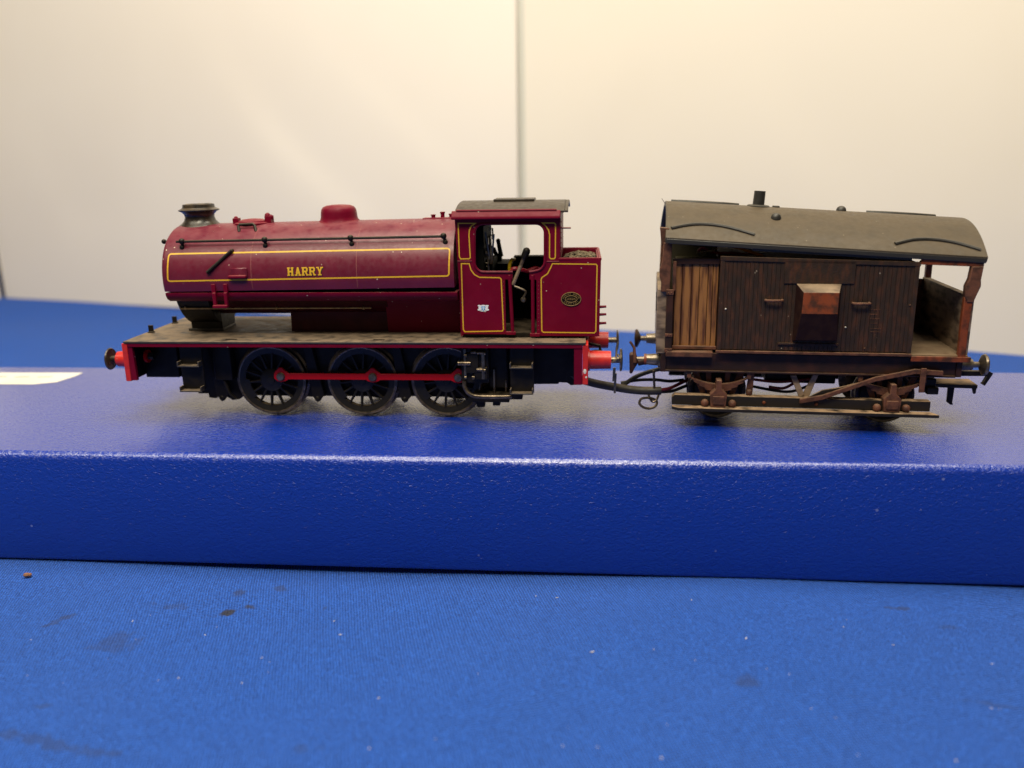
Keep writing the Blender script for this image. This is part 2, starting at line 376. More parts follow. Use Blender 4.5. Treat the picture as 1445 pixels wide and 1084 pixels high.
mb.add([(x, y, cloth_z(x, y)) for y in ys for x in xs], [(j*(nx+1)+i, j*(nx+1)+i+1, (j+1)*(nx+1)+i+1, (j+1)*(nx+1)+i) for j in range(ny) for i in range(nx)])
o = mb.build('tablecloth', 'cloth'); sf = o.modifiers.new('thickness', 'SOLIDIFY'); sf.thickness = .006; sf.offset = -1
tag(o, 'blue knitted tablecloth with faint brown smears spread under the box', 'tablecloth')
# table under the cloth
tb = MB().box(X0, X1, Y0, Y1, TZ-24, TZ-4).build('ground', 'black_plain'); tag(tb, kind='structure')

bpsi = math.radians(-5.1)
box = MB(); BX0, BX1, BD = -98, 262, 80
prof = []
r = 1.7
for a in range(0, 91, 15): prof.append((r-r*math.sin(math.radians(a)), -r+r*math.cos(math.radians(a))))
# profile in (y, z): top front arris rounded
pp = [(BD-1, 0.0)]+prof+[(0.0, -25.4), (.5, -26.2), (BD-.5, -26.2), (BD, -25.4), (BD, -1.0)]
segs = 60; vs = []; fs = []; n = len(pp)
for i in range(segs+1):
    x = BX0+(BX1-BX0)*i/segs
    for (y, z) in pp:
        bow = .25*math.sin(x*.02+1) if y < 1 and z < -10 else 0
        vs.append((x, y+bow, z))
for i in range(segs):
    for k in range(n):
        a = i*n+k; b = i*n+(k+1) % n; fs.append((a, b, b+n, a+n))
fs.append(tuple(range(n-1, -1, -1))); fs.append(tuple(segs*n+k for k in range(n)))
box.add(vs, fs)
bo = box.build('storage_box', 'leather'); bo.location = (0, 0, 0)
fg = ground(722, 648.5, 0); bo.location = Vector((fg.x-math.cos(bpsi)*93, fg.y-math.sin(bpsi)*93, 0))*K; bo.rotation_euler.z = bpsi
tag(bo, 'long flat blue leatherette box carrying both model railway vehicles', 'box')

# sticker on the box top, back left
cs = [(-78, 56.8), (-38.9, 54.0), (-39.2, 49.5), (-41.2, 42.6), (-47, 40.5), (-78, 42.6)]
# sits a hair above the lid
lb = MB().prism([(x, y) for x, y in cs], .03, .13, 'xy').build('paper_label', 'label')
pr = MB()
for k in range(4): pr.box(-72+k*7.2, -67.5+k*7.2, 50.5-.5*k, 51.3-.5*k, .14, .16)
pr.build('print', 'labelpr', lb, split=1)
tag(lb, 'white paper label on top of the blue box at its back left', 'label')

# backdrop boards standing on the table
A = Vector((-267.9, 400.7)); Bv = Vector((99.7, 258.7)); dirv = (Bv-A).normalized(); ang = math.atan2(dirv.y, dirv.x)
L1 = (Bv-A).length
def board(name, x0, x1, mat, loc, a, label, bend=0):
    mb = MB(); nseg = 90; NZ = 60; zz = [-27+345*j/NZ for j in range(NZ+1)]
    def yy(x, z):
        y = .8*math.sin(x*.013+z*.011+bend)+.5*math.sin(x*.031-z*.017+bend*2)
        for (cx_, cz_, sl, wd, am) in ((260, 60, .9, 9, 1.6), (290, 40, 1.3, 7, 1.2), (232, 90, .55, 12, 1.6), (150, 70, -.3, 16, 1.2), (330, 80, 1.1, 8, 1.1), (60, 50, .5, 14, 1.4), (430, 70, -.8, 14, 1.3), (540, 60, .7, 12, 1.2), (640, 80, -.5, 15, 1.2)):
            d = (x-cx_)+sl*(z-cz_); y += .22*am*math.tanh(d/wd)*math.exp(-((z-cz_)/55)**2-((x-cx_)/60)**2)
        return y
    xs_ = [x0+(x1-x0)*i/nseg for i in range(nseg+1)]
    vs = [(x, yy(x, z)*min(1, (z+27)/60), z) for z in zz for x in xs_]
    fs = [(j*(nseg+1)+i, j*(nseg+1)+i+1, (j+1)*(nseg+1)+i+1, (j+1)*(nseg+1)+i) for j in range(NZ) for i in range(nseg)]
    nn_ = len(vs); mb.add(vs+[(x, y+3, z) for x, y, z in vs], fs+[tuple(i+nn_ for i in f[::-1]) for f in fs]); q = nseg+1
    mb.f += [(i, i+nn_, i+1+nn_, i+1) for i in range(nseg)]+[(NZ*q+i+1, NZ*q+i+1+nn_, NZ*q+i+nn_, NZ*q+i) for i in range(nseg)]
    mb.f += [((j+1)*q, (j+1)*q+nn_, j*q+nn_, j*q) for j in range(NZ)]+[(j*q+nseg, j*q+nseg+nn_, (j+1)*q+nseg+nn_, (j+1)*q+nseg) for j in range(NZ)]; mb.mi = [0]*len(mb.f)
    o = mb.build(name, mat)
    o.location = Vector((loc[0], loc[1], 0))*K; o.rotation_euler.z = a
    return tag(o, label, 'backdrop board')
board('backdrop_board', 0, L1-1.9, 'board', A, ang, 'cream backdrop board left of the vertical seam, behind the locomotive', 0)
board('backdrop_board', L1+2.3, L1+420, 'board2', A, ang, 'cream backdrop board right of the vertical seam, behind the brake van', 2.1)
sm = MB().box(L1-6, L1+6, 3.4, 4.6, -27, 318).build('seam_strip', 'seam'); sm.location = Vector((A.x, A.y, 0))*K; sm.rotation_euler.z = ang
tag(sm, 'thin grey green strip showing in the seam between the backdrop boards', 'strip')
aw = math.radians(-160)
board('backdrop_board', 3, 330, 'board', A, aw, 'cream side wing board at the far left edge of the backdrop', 4.0)

# crumbs and lint
g = ground(38, 814, TZ); cr = MB(); cr.ball((0, 0, .5), .7, 8, (1.1, .8, .7)); cr.ball((.6, .2, .4), .45, 8)
co = cr.build('crumb', 'crumb'); co.location = Vector((g.x, g.y, cloth_z(g.x, g.y)+.25))*K; tag(co, 'brown crumb on the cloth in front of the box at far left', 'crumb')
ln = MB()
for k in range(46):
    u, v = random.uniform(5, 1440), random.uniform(835, 1080)
    g = ground(u, v, TZ); s_ = random.uniform(.04, .11); zc = cloth_z(g.x, g.y)+.05; a = random.uniform(0, 6)
    ln.tube([(g.x, g.y, zc), (g.x+math.cos(a)*s_*random.uniform(1, 7), g.y+math.sin(a)*s_*random.uniform(1, 5), zc+s_)], s_*.8, 5)
tag(ln.build('lint', 'lint'), 'tiny pale lint specks scattered over the blue cloth', 'lint', kind='stuff')

# ================================================================== LOCOMOTIVE
H = 20.6
loco = empty('toy_steam_locomotive', (0, 0, 0), LPSI)
tag(loco, 'maroon saddle tank steam locomotive model with yellow lining and the name HARRY', 'model locomotive')
W = 34.4; CY = W/2; LL = 110.6
fp = MB().box(0, LL, 0, W, 20.1, H).build('running_plate', 'plate', loco, bevel=.1)
for x0, x1 in ((24.5, 27.2), (60.5, 63.2)):
    MB().box(x0, x1, 2.2, 3.0, H+.01, H+.06).build('slot_shade', 'black_plain', fp)  # thin dark plate, painting the shade of a recessed slot
for y in (11, 23.6):
    q = MB().box(.9, 2.1, y-.25, y+.25, H, H+1.9).box(.8, 2.2, y-.6, y+.6, H, H+.3); q.build('lamp_iron', 'black', fp, bevel=.08)
for y0, y1 in ((.15, .75), (W-.75, W-.15)):
    MB().box(.9, LL-.9, y0, y1, 19.25, 20.1).build('valance', 'maroon', loco)
for y0, y1 in ((.35, 1.2), (W-1.2, W-.35)):
    MB().prism([(.8, 10.9), (2.2, 10.9), (1.9, 19.2), (.8, 19.2)], y0, y1).build('beam_bracket', 'maroon', loco)
    MB().box(LL-2.7, LL-.8, y0, y1, 10.6, 19.2).build('beam_bracket', 'maroon', loco)
MB().prism([(-.55, 10.7), (.75, 10.7), (.75, 20.05), (-.55, 20.05)], .2, W-.2).build('buffer_beam', 'red', loco, bevel=.12)
MB().prism([(LL-.75, 10.6), (LL+.55, 10.6), (LL+.55, 20.05), (LL-.75, 20.05)], .2, W-.2).build('buffer_beam', 'red', loco, bevel=.12)
MB().box(.78, .88, 1.3, W-1.3, 10.9, 20.0).box(.88, 9.4, 7.2, 9.25, 10.0, 20.0).build('front_frame', 'black', loco)
# chipped paint on rear beam
MB().ball((LL-.2, .22, 13.8), .45, 8, (1, .12, 1.5)).ball((LL+.1, .22, 12.4), .3, 8, (1, .12, 1)).build('chipped_paint', 'label', loco)
def buffer(x, y, z, sx, barrel_len, head_off, rb=2.15, mat='red'):
    b = MB().lathe([(rb+.5, 0), (rb+.5, .4*sx), (rb+.05, .5*sx), (rb-.05, barrel_len*sx)] if sx > 0 else [(rb-.3, barrel_len*sx), (rb, .5*sx), (rb+.5, .4*sx), (rb+.5, 0)], (x, y, z), 'x', 28)
    bo_ = b.build('buffer', mat, loco)
    h0 = barrel_len*sx; h1 = head_off*sx
    pr_ = [(.75, h0), (.75, h1-.35*sx), (2.6, h1-.30*sx), (2.75, h1), (2.3, h1+.25*sx), (0.01, h1+.4*sx)]
    if sx < 0: pr_ = pr_[::-1]
    MB().lathe(pr_, (x, y, z), 'x', 28).build('buffer_head', 'steel' if sx > 0 else 'bronze', bo_)
for y in (5.7, 28.7):
    buffer(-.5, y, 15.0, -1, 4.4, 6.6)
    buffer(LL+.5, y, 15.3, 1, 5.4, 7.8)
# back of a buffer and its nut seen inside the front beam
MB().lathe([(1.6, 2.4), (1.6, 3.0)], (0, 5.6, 15.8), 'x', 20).build('buffer_seat', 'redrod', loco)
MB().lathe([(.9, 3.0), (.9, 4.4)], (0, 5.6, 15.8), 'x', 6).build('nut', 'black', loco)
MB().box(-1.6, -.5, 15.6, 18.8, 9.6, 12.0).tube([(-.6, 17.2, 11.5), (-2.0, 17.2, 11.6), (-2.6, 17.2, 10.2)], .35).build('coupling_hook', 'black', loco)
MB().tube(smooth_path([(LL+.5, 17.2, 14.5), (LL+3.2, 17.2, 14.8), (LL+4.4, 17.2, 13.4), (LL+3.2, 17.2, 12.2), (LL+1.8, 17.2, 13.0)]), .42).tube([(LL+.5, 20, 16.2), (LL+3.4, 20, 15.6), (LL+3.8, 20, 14.0)], .4).build('coupling_hook', 'black', loco)
# wire link caught on the near rear buffer
def L3(u, v, Y): a = at(u, v, Y); return (a[0], Y, a[1])
MB().tube([L3(872.5, 483, 4.6), L3(870, 492, 4.4), L3(869.5, 505, 3.4)], .24, 6).tube([L3(864, 512, 3.0), L3(871, 507, 2.8), L3(876, 506.5, 3.4), L3(872, 500, 4.0)], .24, 6).build('coupling_wire', 'steel', loco)
MB().prism([at(865, 519, 5.2), at(869, 519, 5.2), at(867.5, 538, 5.2), at(864, 538, 5.2)], 4.9, 5.4).prism([at(867, 528, 5), at(870.5, 528, 5), at(869, 556, 5), at(866, 556, 5)], 5.5, 6.0).build('coupling_plate', 'tyre', loco)

# frames and chassis
fpoly = [(2.2, 20.0), (2.2, 10.3), (8.2, 10.2), (10.4, 8.4), (12.5, 7.9), (15.0, 7.9), (15.6, 4.2), (17.4, 4.0), (18.3, 5.4), (19.4, 5.0), (21.6, 3.6), (23.6, 3.9), (25, 4.9), (40, 4.8),
         (42.0, 4.6), (44.0, 4.6), (46, 4.9), (62.5, 4.8), (64, 4.5), (66.0, 4.7), (67.5, 5.0), (84, 4.8), (85, 4.6), (88, 5.0), (88.8, 4.2), (90.4, 4.2), (91, 5.6), (93, 5.2), (94.4, 6.0), (98.2, 8.3), (104, 8.4), (104.2, 8.8),
         (106.2, 8.7), (107, 8.1), (109.6, 8.2), (109.6, 20.0)]
for y0 in (9.3, 24.4): MB().prism(fpoly, y0, y0+.8).build('side_frame', 'black', loco)
MB().box(12, 95, 11, 23.6, 4.8, 19.9).build('chassis_block', 'black', loco)
MB().box(2, 18, 12, 22.6, 10.5, 12).box(100, 109, 12, 22.6, 10.2, 12).build('chassis_block', 'black', loco, split=1)
# guard irons, brake gear, sand boxes
for x0 in (17.0, 41.6, 63.6):
    MB().prism([(x0, 18.5), (x0+2.0, 18.5), (x0+3.2, 12), (x0+4.4, 5.5), (x0+2.6, 3.6), (x0+1.4, 5.2), (x0+.6, 12)], 7.6, 9.2).ball((x0+2.6, 8.2, 4.6), .9, 10).build('brake_hanger', 'black', loco, bevel=.1)
MB().box(19.0, 23.5, 6.2, 9.2, 9.5, 19.6).tube([(21, 7, 9.5), (22, 7, 6), (23.5, 7.2, 4.4)], .45).build('sandbox', 'black', loco, bevel=.3)
MB().box(87.5, 92, 6.2, 9.2, 8.0, 19.6).build('sandbox', 'black', loco, bevel=.3)

# wheels
def wheel_center():
    mb = MB(); y0, y1 = -.1, 1.4
    # rim
    mb.lathe([(8.05, y0), (8.05, y1), (6.6, y1), (6.6, y0+.2)], (0, 0, 0), 'y', 48, cap=False)
    mb.lathe([(6.6, y0+.25), (8.05, y0)], (0, 0, 0), 'y', 48, cap=False)
    mb.lathe([(2.9, 1.2), (2.9, -.1), (2.4, -.45), (1.0, -.5), (.9, -.75), (.01, -.8)], (0, 0, 0), 'y', 30)
    mb.lathe([(1.5, 1.2), (1.5, -.45), (1.2, -.6), (.01, -.62)], (3.1, 0, 1.3), 'y', 20)      # crank boss
    for k in range(14):
        a = 2*math.pi*k/14+.13; c, s_ = math.cos(a), math.sin(a)
        def P(r_, t, y): return (r_*c-t*s_, y, r_*s_+t*c)
        mb.add([P(2.6, -.40, .25), P(6.9, -.26, .25), P(6.9, .26, .25), P(2.6, .40, .25), P(2.6, -.2, -.05), P(6.9, -.12, .02), P(6.9, .12, .02), P(2.6, .2, -.05),
                P(2.6, -.3, .9), P(6.9, -.2, .9), P(6.9, .2, .9), P(2.6, .3, .9)],
               [(0, 1, 5, 4), (4, 5, 6, 7), (7, 6, 2, 3), (0, 8, 9, 1), (3, 2, 10, 11), (8, 11, 10, 9)])
    # balance weight crescent, opposite the crank
    pts = [(7.2*math.cos(math.radians(t)), 7.2*math.sin(math.radians(t))) for t in range(178, 228, 5)]
    pts2 = [(5.6*math.cos(math.radians(t)), 5.6*math.sin(math.radians(t))) for t in range(226, 176, -5)]
    mb.prism(pts+pts2, .0, .7)
    return mb
wproto = wheel_center().build('wheel', 'wheel', loco, loc=(32.9, 7.6, 9.4))
MB().lathe([(8.05, 1.5), (8.05, -.12), (8.3, -.2), (8.75, -.02), (8.8, 1.35), (9.35, 1.6), (9.35, 2.1), (8.9, 2.3), (7.6, 2.3)], (0, 0, 0), 'y', 64, cap=False).build('tyre', 'tyre', wproto)
WX = (32.9, 55.9, 76.9)
for x in WX[1:]: dup(wproto, loco, (x, 7.6, 9.4))
for x in WX: dup(wproto, loco, (x, W-7.6, 9.4), rz=math.pi)
for x in WX: MB().lathe([(1.4, 9), (1.4, 25.4)], (x, 0, 9.4), 'y', 16).build('axle', 'tyre', loco)
# coupling rod with bosses, bushes and pins
PX = [x+3.1 for x in WX]; PZ = 10.7
def rod(y0, y1, nm):
    top = [(PX[0]-1.9, PZ-.2)]
    up = []; dn = []
    for i, x in enumerate(PX):
        up += [(x-2.0, PZ+.78), (x-1.0, PZ+1.55), (x-.4, PZ+2.2), (x+.4, PZ+2.2), (x+1.0, PZ+1.55), (x+2.0, PZ+.78)]
        dn += [(x-1.9, PZ-.78), (x-1.0, PZ-1.25), (x, PZ-1.45), (x+1.0, PZ-1.25), (x+1.9, PZ-.78)]
    up = up[1:-1]; dn = dn[1:-1]
    poly = [(PX[0]-1.75, PZ+.6), (PX[0]-1.3, PZ+1.4)]+up+[(PX[2]+1.7, PZ+.6), (PX[2]+1.8, PZ-.5)]+dn[::-1]+[(PX[0]-1.8, PZ-.5)]
    return MB().prism(poly, y0, y1).build(nm, 'redrod', loco, bevel=.12)
for (y0, y1, yp, sg) in ((5.9, 6.5, 5.9, -1), (W-6.5, W-5.9, W-5.9, 1)):
    rd = rod(y0, y1, 'coupling_rod')
    for x in PX:
        pr_ = [(.01, yp+sg*.75), (.85, yp+sg*.7), (1.0, yp+sg*.5), (1.0, yp+sg*.3), (1.05, yp+sg*.25), (1.05, yp-sg*.3)]
        if sg > 0: pr_ = pr_[::-1]
        MB().lathe(pr_, (x, 0, PZ), 'y', 20).build('crank_pin', 'steel', rd)

# steps
def steps(x, y0, y1, s_):
    q = MB().box(x, x+5.6, y1-.5*s_ if s_ > 0 else y1, y1 if s_ > 0 else y1+.5, 8.0, 19.9)
    q = MB(); ya, yb = sorted((y1, y1-.5*s_)); q.box(x, x+5.6, ya, yb, 8.0, 19.9)
    so = q.build('footstep', 'black', loco, bevel=.1)
    for z in (14.2, 8.0):
        t = MB(); ya, yb = sorted((y0, y1-.5*s_))
        t.box(x, x+5.5, ya, yb, z, z+.35); t.box(x, x+.35, ya, yb, z+.35, z+1.3); t.box(x+5.15, x+5.5, ya, yb, z+.35, z+1.3)
        t.build('tread', 'plate', so, bevel=.08)
for x in (12.5, 92.9):
    steps(x, .5, 3.0, 1); steps(x, W-.5, W-3.0, -1)
# injector block with fittings and feed pipe
inj = MB().box(81.3, 87.8, 2.6, 5.5, 10.2, 19.9).box(82.5, 85.5, 1.8, 2.6, 12.8, 17.6).box(84.4, 87.6, 1.9, 2.6, 11.2, 14.2).build('injector', 'black', loco, bevel=.2)
f_ = MB()
for u, v, r_, l_ in ((668, 497, .45, 1.2), (677, 498, .4, 1.4), (684, 498.5, .5, .4), (657, 502, .5, .6), (677, 522, .4, 1.4), (684, 523, .5, .4), (668, 533, .5, .6), (657, 533, .4, .5), (655, 513, .55, 3.0)):
    a = at(u, v, 1.8); f_.tube([(a[0]-l_/2, 1.9, a[1]), (a[0]+l_/2, 1.9, a[1])], r_, 10)
f_.tube([(82.3, 2.2, 18.6), (82.3, 2.2, 12)], .35).tube([(86.6, 2.2, 18), (86.6, 2.2, 11.4)], .5)
f_.build('fitting', 'tyre', inj)
MB().tube(smooth_path([L3(655, 538, 2.4), L3(656, 547, 2.2), L3(662, 555.5, 2), L3(674, 559.5, 2), L3(700, 560, 2), L3(722, 559.5, 2.4)]), .55, 10).build('feed_pipe', 'tyre', inj)
MB().box(83.5, 92.5, 3.5, 9, 5.2, 7.0).box(84.5, 86.5, 4, 6, 3.8, 5.4).box(88.4, 90.2, 4, 6, 4.2, 5.6).box(92.4, 95.6, 4, 7, 5.8, 7.6).build('brake_rigging', 'black', loco, bevel=.25)
MB().tube([(88.8, 5, 13), (88.8, 5, 7)], .3, 6).tube([(91.5, 6, 10), (91.5, 6, 7)], .25, 6).build('rigging_rod', 'tyre', loco)

# boiler, smokebox, saddle, firebox
sb = MB().lathe([(10.6, 10.9), (10.9, 11.2), (10.9, 19.0), (10.6, 19.1)], (0, CY, 33.0), 'x', 48)
sbo = sb.build('smokebox', 'black', loco)
MB().prism([(CY-13, 32.0), (CY-12.3, 30.2), (CY-8.0, 28.6), (CY-4.6, 26.8), (CY-3.9, 20.6), (CY+3.9, 20.6), (CY+4.6, 26.8), (CY+8, 28.6), (CY+12.3, 30.2), (CY+13, 32)], 11.1, 19.2, 'yz').build('smokebox_saddle', 'black', sbo, bevel=.2)
MB().box(10.2, 19.4, 13.2, 21.2, H, H+.7).build('saddle_base', 'plate', sbo, bevel=.15)
MB().lathe([(6.5, 10.95), (6.5, 10.2), (4.8, 9.4), (.9, 9.2), (.8, 8.0), (.01, 7.9)][::-1], (0, CY, 34.5), 'x', 36).build('smokebox_door', 'black', sbo)
kb = MB().tube([L3(237, 341, 9.5), L3(232, 341, 9.5)], .3, 8); a = L3(231.5, 341, 9.5); kb.ball(a, .62, 10).build('handrail_knob', 'black', sbo)
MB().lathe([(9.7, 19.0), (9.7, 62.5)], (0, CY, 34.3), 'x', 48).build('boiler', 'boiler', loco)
MB().prism([(CY-5.0, 20.6), (CY-6.4, 27), (CY-9.6, 31.5), (CY+9.6, 31.5), (CY+6.4, 27), (CY+5.0, 20.6)], 62.0, 81.0, 'yz').build('firebox', 'maroon', loco)
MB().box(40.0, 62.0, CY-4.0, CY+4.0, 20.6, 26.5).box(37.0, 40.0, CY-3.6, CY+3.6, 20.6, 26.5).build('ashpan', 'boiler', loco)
lr = MB().tube([L3(254, 435.5, 7.5), L3(524, 434.5, 7.5)], .22, 8)
for u in (262, 390, 513): lr.tube([L3(u, 435, 7.5), L3(u, 432, 9.0)], .25, 6); lr.ball(L3(u, 434.8, 7.5), .45, 8)
lr.build('boiler_handrail', 'brass', loco)
# under shell of the tank
usl = [(CY-13.9, 31.75), (CY-13.9, 31.2), (CY-13.3, 30.2), (CY-12, 29.5), (CY-9.6, 29.2), (CY-9.6, 31.75)]
MB().prism(usl, 10.4, 80.7, 'yz').build('tank_bottom', 'maroon', loco); MB().prism([(2*CY-a, b) for a, b in usl], 10.4, 80.7, 'yz').build('tank_bottom', 'maroon', loco)
MB().box(12, 80, CY-12.6, CY+12.6, 31.0, 33.4).build('gap_dark_fill', 'black_plain', loco)  # black block added to put shade into the open gap under the tank

# saddle tank (sits slightly askew, open gap toward the cab)
TC, TB, TN = 33.9, 12.95, 2.25; TA = 14.15
def tank_y(x, z):
    if z <= TC: return CY-TA+.12*(TC-z)**1.3
    t = min(1, (z-TC)/TB); return CY-TA*(1-t**TN)**(1/TN)
def tsec(shr=0.):
    P = []
    for z in (31.9, 32.3, 33.0, 33.6): P.append((CY-tank_y(0, z), z))
    for i in range(0, 31):
        th = math.pi/2*i/30; y = TA*math.cos(th)**(2/TN); z = TC+TB*math.sin(th)**(2/TN); P.append((y, z))
    P = [(-(y-shr*min(1, y/4)), z-shr*((z-31.9)/15)) for y, z in P]
    full = [(CY+y, z) for y, z in P]+[(CY-y, z) for y, z in P[-2::-1]]
    return full
mb = MB(); secs = []
for x, sh in ((10.3, .9), (10.45, .45), (10.8, .12), (11.3, 0), (80.6, 0)):
    secs.append([(x, y, z) for y, z in tsec(sh)])
n = len(secs[0]); vs = [p for s_ in secs for p in s_]; fs = []
for i in range(len(secs)-1):
    for k in range(n-1): a = i*n+k; fs.append((a, a+n, a+n+1, a+1))
    fs.append((i*n+n-1, (i+1)*n+n-1, (i+1)*n, i*n))
fs.append(tuple(range(n))); fs.append(tuple((len(secs)-1)*n+k for k in range(n-1, -1, -1)))
mb.add(vs, fs)
TR = -0.0128
tank = mb.build('saddle_tank', 'maroon_tank', loco, rot=(0, TR, 0))
def tk(u, v, Y=None, off=0.):      # photo point on the tank surface, in tank coordinates
    y = 4.0
    for _ in range(12):
        x, z = at(u, v, y); xr = x*math.cos(TR)-z*math.sin(TR); zr = x*math.sin(TR)+z*math.cos(TR)
        if Y is not None: return (xr, Y, zr)
        y = .5*y+.5*tank_y(xr, zr)
    return (xr, tank_y(xr, zr)-off, zr)
def tk2(u, v): a = tk(u, v); return (a[0], a[2])
ts = lambda l: (lambda x, z: tank_y(x, z)-l)
mb = MB(); c = [tk2(238.5, 358.5), tk2(634.8, 350.6), tk2(633.5, 389.5), tk2(237, 397)]
def rounded(c, r, n=4):
    out = []
    for i in range(len(c)):
        p = Vector(c[i]); a = Vector(c[i-1]); b = Vector(c[(i+1) % len(c)])
        p0 = p+(a-p).normalized()*r; p1 = p+(b-p).normalized()*r
        for k in range(n+1):
            t = k/n; out.append(tuple(p0*(1-t)**2+p*2*t*(1-t)+p1*t*t))
    return out
ribbon(mb, rounded(c, .7), .36, ts(.035)); mb.build('yellow_lining', 'yellow', tank)
# raised seams
for xs_ in (32.5, 57.8):
    mb = MB()
    pr_ = [(xs_+.0, z) for z in [32.2+(46.3-32.2)*i/30 for i in range(31)]]
    ribbon(mb, pr_, .16, ts(.03), closed=False, step=.3)
    mb.build('tank_seam', 'maroon_light', tank)
# lettering with a dark shade
GL = {'H': [(0, 0, .30, 1), (.62, 0, .92, 1), (.1, .40, .8, .60), (-.08, 0, .38, .15), (.54, 0, 1.0, .15), (-.08, .85, .38, 1), (.54, .85, 1.0, 1)],
      'A': [('q', .08, 0, .34, 0, .62, 1, .36, 1), ('q', .66, 0, .94, 0, .62, 1, .38, 1), (.22, .26, .76, .42), (-.06, 0, .40, .15), (.58, 0, 1.06, .15)],
      'R': [(.0, 0, .30, 1), (.2, .84, .78, 1), (.2, .42, .78, .58), (.66, .50, .92, .92), ('q', .45, .46, .72, .46, .98, 0, .70, 0), (-.08, 0, .40, .15), (-.08, .85, .3, 1), (.64, 0, 1.06, .15)],
      'Y': [(.36, 0, .64, .5), ('q', .36, .42, .62, .42, .30, 1, .04, 1), ('q', .38, .42, .64, .42, .96, 1, .70, 1), (.2, 0, .80, .15), (-.06, .85, .38, 1), (.62, .85, 1.06, 1)]}
def word(w_, x0, z0, hgt, wid, lift, mat, nm, dx=0, dz=0):
    mb = MB(); pitch = wid/len(w_); lw = pitch*.82; e = 0
    for i, ch in enumerate(w_):
        for q in GL[ch]:
            P = [(q[1], q[2]), (q[3], q[4]), (q[5], q[6]), (q[7], q[8])] if q[0] == 'q' else [(q[0], q[1]), (q[2], q[1]), (q[2], q[3]), (q[0], q[3])]
            e += .0012; s_ = TR*0
            pts = [(x0+i*pitch+px*lw+dx, z0+pz*hgt+dz) for px, pz in P]
            m_ = 3; A_, B_, C_, D_ = [Vector(p) for p in pts]
            for j in range(m_):
                t0, t1 = j/m_, (j+1)/m_; qd = [A_.lerp(D_, t0), B_.lerp(C_, t0), B_.lerp(C_, t1), A_.lerp(D_, t1)]
                mb.add([(p.x, tank_y(p.x, p.y)-lift-e, p.y) for p in qd], [(0, 1, 2, 3)])
    return mb.build(nm, mat, tank, smooth=False)
a = tk2(406.5, 391.2); b = tk2(456.5, 389.2)
a = (a[0], a[1]+.3)
word('HARRY', a[0], a[1], 1.95, b[0]-a[0]+.2, .03, 'dkgreen', 'lettering_shade', .16, -.14)
word('HARRY', a[0], a[1], 1.95, b[0]-a[0]+.2, .06, 'yellow', 'lettering')
# handrail
TY = 5.3
hr = MB().tube([tk(245, 342, TY), tk(627.5, 334.3, TY)], .30, 8).build('tank_handrail', 'black', tank)
for u, v in ((253, 341.5), (370.5, 339), (492.5, 336.6), (624.5, 333.8)):
    p = tk(u, v, TY); q = tk(u+4, v+8); k_ = MB().tube([p, (q[0], q[1]+.4, q[2])], [.35, .38], 8); k_.ball(p, .75, 12); k_.ball((q[0], q[1]-.1, q[2]), .62, 10, (1, .7, 1)); k_.build('handrail_knob', 'black', tank)
p0 = tk(293.5, 384.5, None, .5); p1 = tk(328, 353.5, None, .5)
MB().tube([tk(293.5, 384.5), p0, p1, tk(328, 353.5)], .42, 8).build('grab_rail', 'black', tank)
def onz(u, v, up): p = tk(u, v); return (p[0], p[1]-.5*up, p[2]+.8*up)
pts = [onz(337.5, 327, -.2), onz(337.5, 322.5, .7), onz(339.5, 321.5, 1.0), onz(358.5, 321, 1.0), onz(360.5, 322, .7), onz(361, 326.5, -.2)]
MB().tube(pts, .36, 8).build('lifting_handle', 'black', tank)
a = tk(326.5, 378.5); b = tk(349.5, 391); mb = MB(); nz = 8
for lift, fl in ((.14, 0),):
    mb.add([(x, tank_y(0, z)-lift, z) for z in [b[2]+(a[2]-b[2])*i/nz for i in range(nz+1)] for x in (a[0], b[0])], [(2*i, 2*i+2, 2*i+3, 2*i+1) for i in range(nz)])
bp_ = mb.build('bracket_plate', 'maroon_tank', tank); so = bp_.modifiers.new('thickness', 'SOLIDIFY'); so.thickness = .003
a = tk(323.5, 391); b = tk(349, 391)
MB().box(a[0], b[0], a[1]-1.1, a[1]+.4, a[2]-.35, a[2]+.45).build('step_bracket', 'maroon', tank, bevel=.25)
rvm = MB()
for u, v in ((332, 383), (342, 383), (299, 401.5), (317, 401.5)): p = tk(u, v); rvm.ball((p[0], p[1]-.2, p[2]), .16, 6)
rvm.build('rivet', 'maroon_light', tank, split=1)
# lower step stirrup
a = tk(298, 403); b = tk(321, 403)
st = MB(); x0, x1 = a[0], b[0]; y_ = a[1]-.35
st.box(x0, x0+1.0, y_, y_+.7, 30.3, 33.6).box(x1-1.0, x1, y_, y_+.7, 30.3, 33.6).box(x0+.3, x0+1.1, y_-.5, y_+.3, 28.4, 31.6).box(x1-.9, x1-.1, y_-.5, y_+.3, 28.4, 31.6).box(x0+.3, x1-.1, y_-1.0, y_+.3, 28.0, 28.7)
st.build('mounting_step', 'maroon', tank, bevel=.15)
